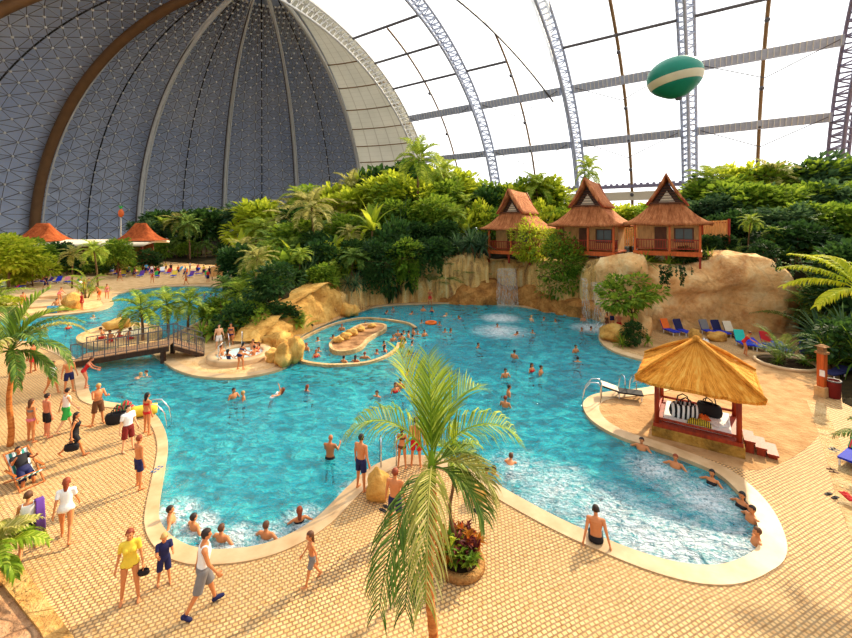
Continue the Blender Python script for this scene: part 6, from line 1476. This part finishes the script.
for x, y, ps, sx, f, hr, lab in ((514, 358, 'wade', 'm', 140, 'dark', 'man wading alone to the upper right of the front palm'), (505, 377, 'wade', 'm', 20, 'dark', 'swimmer above the right fronds of the front palm'), (531, 371.5, 'wade', 'f', 40, 'dark', 'left one of the pair in the middle of the main pool'), (540, 374, 'wade', 'm', 60, 'black', 'right one of the pair in the middle of the main pool'),
        (508, 395, 'wade', 'm', 90, 'dark', 'upper one of two heads right of the front palm tip'), (505, 407, 'wade', 'm', 150, 'red', 'lower one of two heads right of the front palm tip'), (575, 352, 'wade', 'm', 30, 'black', 'man chest deep left of the thin falling jet'), (578, 362, 'tread', 'm', 170, 'dark', 'swimmer just below the chest deep man near the peninsula shore'), (477, 347, 'tread', 'm', 60, 'dark', 'lone head in the middle of the pool above the front palm'),
        (531, 321, 'wade', 'm', 120, 'blond', 'pale man standing waist deep right of the broad waterfall'), (533, 333, 'tread', 'm', -40, 'dark', 'swimmer below the pale standing man'), (511, 334, 'swim', 'm', 60, 'dark', 'swimmer on the right edge of the wide foam patch'), (497, 327, 'tread', 'm', 10, 'black', 'dark head above the wide foam patch'), (463, 318, 'swim', 'f', -60, 'brown', 'swimmer left of the broad waterfall'),
        (421, 323, 'tread', 'm', 40, 'dark', 'left one of the three near an orange float by the golden cliff'), (440, 325, 'tread', 'm', -30, 'brown', 'swimmer right of the orange float'), (445, 332, 'tread', 'm', 0, 'black', 'black haired swimmer below the orange float'), (450, 332, 'tread', 'f', 50, 'brown', 'swimmer beside the black haired one below the orange float'),
        (407, 314, 'swim', 'm', 90, 'brown', 'swimmer near the cliff foot at the mouth of the spiral wall'), (423, 311, 'wade', 'm', 20, 'dark', 'left one of the couple at the creeper covered cliff'), (432, 312, 'wade', 'f', -20, 'dark', 'right one of the couple at the creeper covered cliff'), (441, 316, 'swim', 'm', 90, 'blond', 'pale swimmer off the couple at the creeper covered cliff'), (393, 310, 'tread', 'm', 0, 'brown', 'swimmer close to the rim below the left creeper'), (382, 313, 'swim', 'f', 90, 'brown', 'swimmer in the corner behind the spiral wall'),
        (543, 320, 'tread', 'm', 60, 'brown', 'left one of the two swimmers at the ledge rocks'), (556, 322, 'tread', 'f', -60, 'brown', 'right one of the two swimmers at the ledge rocks'), (581, 331, 'tread', 'm', 20, 'red', 'swimmer in the splash under the thin falling jet'), (590, 330, 'tread', 'm', 60, 'dark', 'swimmer right of the splash under the thin jet'), (583, 321, 'wade', 'm', 0, 'red', 'bather right under the thin falling jet'),
        (406, 374, 'tread', 'm', 80, 'dark', 'swimmer left of the upper tip of the front palm'), (395, 392, 'wade', 'f', 30, 'brown', 'swimmer glimpsed left of the upright front fronds'), (378, 396, 'tread', 'm', -30, 'dark', 'dark head left of the upright front fronds'), (400, 388, 'wade', 'm', 160, 'dark', 'second swimmer glimpsed behind the upright front fronds'), (653, 381, 'swim', 'm', 100, 'black', 'swimmer under the left eave of the pavilion'), (121, 317, 'tread', 'm', 20, 'red', 'red haired head in the left lagoon beyond the small islet'), (88, 318, 'swim', 'm', 90, 'blond', 'pale swimmer in the left lagoon off the far beach'), (68, 329, 'wade', 'f', 60, 'brown', 'woman wading in the left lagoon near the palm crown')):
    W((x, y), ps, sx, 1.72, f, 1 if hr != 'blond' else 0, TK('navy' if len(lab) % 2 else 'blackc') if sx == 'm' else [('swimsuit', 'red' if len(lab) % 2 else 'navy')], H_(hr) if sx == 'm' else LH(hr), lab)
# --- inside the spiral basin and at its mouth
for x, y, ps, sx, f, hr, lab in ((307, 350, 'wade', 'm', -30, 'red', 'red haired bather at the left end of the spiral basin'), (317, 341, 'tread', 'm', 60, 'brown', 'bather at the upper left of the spiral basin'), (342, 330, 'wade', 'm', 0, 'red', 'bather at the back of the spiral basin left of the islet rocks'), (365, 325, 'tread', 'f', 20, 'brown', 'bather behind the islet rocks in the spiral basin'), (316, 357, 'wade', 'f', 40, 'red', 'woman in the lower left of the spiral basin'), (319, 351, 'tread', 'm', 0, 'dark', 'man beside the woman in the lower left of the spiral basin'), (327, 338, 'swim', 'm', 80, 'dark', 'swimmer left of the gravel islet'),
        (345, 362, 'soak', 'm', 150, 'black', 'left one of the three along the lower spiral wall'), (356, 361.5, 'soak', 'f', 170, 'dark', 'middle one of the three along the lower spiral wall'), (365, 358, 'soak', 'm', 180, 'red', 'right one of the three along the lower spiral wall'), (376, 354, 'tread', 'm', 140, 'red', 'red haired bather at the lower right of the spiral basin'), (386, 351, 'soak', 'f', 120, 'dark', 'woman beside the red haired bather at the lower right of the spiral basin'), (383, 345, 'tread', 'm', 60, 'black', 'black haired bather right of the gravel islet'), (393, 341, 'wade', 'm', 30, 'brown', 'brown haired bather right of the gravel islet')):
    W((x, y), ps, sx, 1.7, f, 1, TK('blackc' if len(lab) % 2 else 'red') if sx == 'm' else [('swimsuit', 'red' if len(lab) % 2 else 'navy')], H_(hr) if sx == 'm' else LH(hr), lab)
for i, (x, y) in enumerate(((398, 336), (403, 334), (408, 337), (412, 339), (402, 340), (406, 343), (414, 334), (418, 334), (424, 336), (411, 345), (401, 347), (409, 355))):
    W((x, y), ('wade', 'tread')[i % 2], 'm', 1.7, 50 * i, 1, TK('navy'), H_('dark'), 'dark haired bather in the crowd at the mouth of the spiral wall', 'crowd at the spiral mouth')
# --- hot tub and peninsula
q = G(240, 357)
for i, (a, sx, hr, c, lab) in enumerate(((-2.9, 'm', 'brown', 'red', 'bather at the left side of the round hot tub'), (-1.8, 'f', 'black', 'navy', 'dark haired woman at the near side of the round hot tub'), (-1.05, 'm', 'dark', 'blackc', 'man at the near right side of the round hot tub'), (-.3, 'm', 'dark', 'navy', 'man at the right side of the round hot tub'), (.45, 'f', 'brown', 'red', 'woman at the right end of the round hot tub'), (1.2, 'm', 'dark', 'navy', 'man at the back right of the round hot tub'))):
    person(q + Vector((1.02 * math.cos(a), 1.02 * math.sin(a), .2)), 'soak', sx, 1.7, math.degrees(a) - 90, 1, TK(c) if sx == 'm' else [('swimsuit', c)], H_(hr) if sx == 'm' else LH(hr), lab, None, False, False, 1.05)
stand((219, 350), 'stand', 'm', 1.75, 40, 0, TK('white'), H_('dark'), 'man in white trunks standing at the back left of the hot tub', .012, False); stand((231, 347.5), 'stand', 'f', 1.7, 0, 1, BK('navy'), LH('dark'), 'woman in a navy bikini standing behind the hot tub', .012, False)
stand((239.5, 370), 'bend', 'f', 1.66, 160, 1, BK('navy'), LH('black'), 'woman bending over the near rim of the hot tub', .012, False)
# --- point below the small leafy tree
stand((607, 334), 'stand', 'f', 1.68, -60, 1, [('swimsuit', 'brown')], LH('brown'), 'woman standing by the ladder rail on the point below the leafy tree', .02, False); stand((619, 334), 'lean_edge', 'm', 1.7, -30, 3, TK('red'), H_('red'), 'man with a red towel crouching on the point below the leafy tree', .02, False); stand((612, 327.5), 'stand', 'm', 1.7, 20, 1, TK('navy'), H_('dark'), 'man standing in the shade behind the ladder rail by the veil', .02, False)
stand((744, 355), 'bend', 'f', 1.66, 60, 1, [('swimsuit', 'red')], H_('brown'), 'woman bending beside the teal covered lounger', .0, False)
stand((430, 304.8), 'lean_edge', 'm', 1.7, 0, 2, TK('red'), H_('brown'), 'bather resting on the rim at the foot of the golden cliff', .0, False)
# --- far beach
for x, y, ps, sx, f, cl, hr, lab in ((23, 309, 'walk', 'm', 60, TK('red'), H_('dark'), 'man in red trunks walking on the far terrace at the left'), (56, 312, 'edge_sit', 'm', 60, TK('navy'), H_('black'), 'man sitting on the far edge next to a light blue towel'), (82, 309.5, 'stand', 'f', -20, [('dress', 'red')], LH('dark'), 'person in a red dress beside the golden domed rock'), (80, 293, 'stand', 'f', 60, [('tshirt', 'white'), ('skirt', 'white')], LH('red'), 'red haired woman in white on the far beach'),
        (84, 294, 'stand', 'm', -40, [('tshirt', 'red'), ('shorts', 'yellow')], H_('dark'), 'person in a red shirt and yellow shorts beside the red haired woman'), (89, 292, 'walk', 'f', 30, [('dress', 'purple')], LH('dark'), 'person in a purple dress on the far beach'), (59, 302, 'bend', 'f', 80, [('swimsuit', 'pink')], H_('brown'), 'woman in pink bending on the far terrace'), (100, 300, 'bend', 'm', -30, TK('orange'), H_('dark'), 'man crouching in orange trunks at the beach tip'), (107, 299, 'walk', 'f', 40, BK('pink'), LH('brown'), 'woman in a pink bikini at the beach tip'),
        (46, 289, 'walk', 'm', 90, [('tshirt', 'blackc'), ('shorts', 'navy')], H_('dark'), 'man in dark clothes walking by the far loungers'), (208, 282, 'stand', 'm', 0, [('tshirt', 'red'), ('shorts', 'navy')], H_('dark'), 'man in a red shirt in front of the tan wooden board'), (120, 281, 'walk', 'f', 100, BK('navy'), LH('dark'), 'woman in a navy bikini walking before the beach loungers'), (152, 283, 'bend', 'f', 50, [('swimsuit', 'red')], H_('brown'), 'bather in a red swimsuit stepping into the far lagoon'), (186, 285, 'walk', 'm', -60, TK('orange'), H_('blond'), 'man in orange trunks at the far lagoon edge')):
    stand((x, y), ps, sx, 1.72, f, 1, cl, hr, lab, .012, False)
CC = ['white', 'red', 'yellow', 'blackc', 'orange', 'skyblue']
for i in range(18):
    c = CC[i % 6]; stand((114 + i * 6.4 + R.uniform(-1.5, 1.5), 271.5 + (i % 4) * 1.9), ('stand', 'bend', 'walk')[i % 3], 'fm'[i % 2], 1.7, 40 * i, 1, [('tshirt', c), ('shorts', 'navy')], H_('dark'), 'bather in a %s shirt among the far beach loungers' % c.replace('blackc', 'black'), 0, False, False, 'far beach bathers in %s' % c.replace('blackc', 'black'))
for i, (x, y) in enumerate(((197, 296), (204, 295), (210, 296), (215, 297))): W((x, y), 'tread', 'm', 1.7, 60 * i, 1, TK('navy'), H_('dark'), 'bather in the far lagoon before the wooden board', 'far lagoon bathers')
for i, (x, y) in enumerate(((103, 338), (111, 341), (119, 337), (128, 339))): person(G(x, y, .17), 'edge_sit', 'fm'[i % 2], 1.5, 70 * i - 60, 1, TK('red'), H_('dark'), 'child sitting in the pebbled basin of the small islet', 'children on the small islet', False, True, .82)
# deck chair with a man
p = G(24, 482); dc = thing('deck_chair', p, math.radians(64), 'wooden deck chair with a green and white towel on the left deck', 'deck chair'); DCA = math.radians(64)
for s in (-1, 1):
    mb = MB(); mb.tube([(s * .31, -.62, .0), (s * .31, .62, .95)], .028, 6); mb.build('side_rail', M['teak'], dc); mb = MB(); mb.tube([(s * .34, .5, 0), (s * .34, -.55, .46)], .026, 6); mb.build('side_rail', M['teak'], dc); mb = MB(); mb.box((s * .36, -.05, .5), (.07, .75, .03)); mb.build('armrest', M['teak'], dc)
for y, z in ((-.6, .03), (.6, .93), (.48, .02), (-.53, .45)): mb = MB(); mb.tube([(-.33, y, z), (.33, y, z)], .022, 6); mb.build('crossbar', M['teak'], dc)
mb = MB(); mb.grid([[Vector((x, y, z)) for x in (-.28, 0, .28)] for y, z in ((-.56, .44), (-.38, .32), (-.1, .22), (.12, .28), (.34, .54), (.58, .9))]); o = mb.build('sling', M['gpat'], dc, True); m = o.modifiers.new('t', 'SOLIDIFY'); m.thickness = .02
person(p + Vector((-math.sin(DCA) * .02, math.cos(DCA) * .02, .36)), 'lounge', 'm', 1.74, 64, 2, [('tshirt', 'blackc'), ('shorts', 'navy')], H_('black'), 'man in a black shirt lying in the deck chair on the left', None, False, False, .84)
# things carried
def hand_pos(start, pose, sex, side):
    o = next(o for o in bpy.data.objects if str(o.get('label', '')).startswith(start)); S, J = skeleton(pose, sex, False); h = [s for s in S if s[0] == 'hand'][side * 3]
    return Vector(o.location) + Matrix.Rotation(o.rotation_euler.z, 3, 'Z') @ (h[2] * o.scale[0])
def drape(loc, w, h, mat, lab, name, cat, rz=0.0, th=.05):
    mb = MB(); rows = [[Vector((x, y + .02 * math.sin(9 * x + z * 5), z)) for x in [w * (i / 6 - .5) * (1 + .25 * (1 - z / h)) for i in range(7)]] for y, z in ((.1, h * .3), (.09, h * .75), (.06, h), (-.06, h), (-.1, h * .6), (-.12, 0))]
    mb.grid(rows); o = mb.build(name, mat, None, True); m = o.modifiers.new('t', 'SOLIDIFY'); m.thickness = th * .4; o.location = loc; o.rotation_euler.z = rz; return tag(o, lab, cat)
p = G(28, 556); drape(p + Vector((.2, .1, .62)), .17, .82, M['purple'], 'purple towel hanging from the shoulder of the woman in the black skirt', 'towel', 'towel', 1.0)
bag(hand_pos('woman in a short black dress', 'walk_bag', 'f', 1) - Vector((0, 0, .38)), .62, M['blackc'], 'dark shoulder bag carried by the woman in the black dress', .3, 'shoulder_bag')
bag(hand_pos('woman in a yellow t-shirt', 'stand', 'f', 0) - Vector((0, 0, .2)), .32, M['blackc'], 'small dark handbag held by the woman in the yellow t-shirt', .3, 'hand_bag')
p = G(56, 312); drape(p + Vector((.0, -.35, -.05)), .9, .7, M['skyblue'], 'light blue towel hanging over the far pool edge', 'towel', 'towel', .0)
# floats
def ring_float(px, mat, lab, r=.45, rz=0.):
    p = G(px[0], px[1], WATER); mb = MB(); n1, n2 = 20, 8
    mb.grid([[Vector(((r + .12 * math.cos(2 * PI * j / n2)) * math.cos(2 * PI * i / n1), (r + .12 * math.cos(2 * PI * j / n2)) * math.sin(2 * PI * i / n1), .12 * math.sin(2 * PI * j / n2) + .07)) for j in range(n2)] for i in range(n1 + 1)], 0, True)
    o = mb.build('swim_ring', mat, None, True); o.location = p; return tag(o, lab, 'swim ring')
ring_float((431, 323.5), M['orange'], 'orange swim ring floating near the golden cliff', .42)
# ---------------------------------------------------------------- light and camera
w = bpy.data.worlds.new('bright overcast'); SC.world = w; w.use_nodes = True
def _sky():
    t = w.node_tree; g = t.nodes.new('ShaderNodeTexCoord'); d = t.nodes.new('ShaderNodeVectorMath'); d.operation = 'DOT_PRODUCT'
    n = t.nodes.new('ShaderNodeVectorMath'); n.operation = 'NORMALIZE'; t.links.new(g.outputs['Generated'], n.inputs[0]); t.links.new(n.outputs[0], d.inputs[0]); d.inputs[1].default_value = Vector((0.71, 0.70, 0.63)).normalized()
    r = t.nodes.new('ShaderNodeMapRange'); r.interpolation_type = 'SMOOTHSTEP'; t.links.new(d.outputs['Value'], r.inputs[0])
    for k, v in ((1, -.1), (2, 1.0), (3, .86), (4, 2.3)): r.inputs[k].default_value = v
    t.links.new(r.outputs[0], t.nodes['Background'].inputs[1])
_sky()
bg = w.node_tree.nodes['Background']; bg.inputs[0].default_value = (0.97, 0.985, 1.0, 1); bg.inputs[1].default_value = 1.05
sd = bpy.data.lights.new('sun', 'SUN'); sd.energy = 8.4; sd.color = (1.0, 0.83, 0.57); sd.angle = math.radians(1.2)
so = bpy.data.objects.new('sun', sd); link(so); so.rotation_euler = Vector((0.71, 0.70, 0.63)).to_track_quat('Z', 'Y').to_euler(); so.location = (60, 60, 60)
cd = bpy.data.cameras.new('camera'); cam = bpy.data.objects.new('camera', cd); link(cam)
cam.location = (0, 0, CAMZ); cam.rotation_euler = (PI / 2, 0, 0); cd.sensor_width = 36; cd.lens = FOC * 36 / 852; cd.shift_y = -(319 - HZ) / 852; cd.clip_end = 1000; cd.clip_start = 0.1
SC.camera = cam
SC.view_settings.view_transform = 'Standard'; SC.view_settings.look = 'None'; SC.view_settings.exposure = -0.18; SC.view_settings.gamma = 1; SC.view_settings.use_curve_mapping = False
SC.cycles.max_bounces = 6; SC.cycles.diffuse_bounces = 3; SC.cycles.glossy_bounces = 3; SC.cycles.transparent_max_bounces = 12; SC.cycles.transmission_bounces = 3
SC.cycles.sample_clamp_indirect = 4; SC.cycles.caustics_reflective = False; SC.cycles.caustics_refractive = False
SC.cycles.use_denoising = True
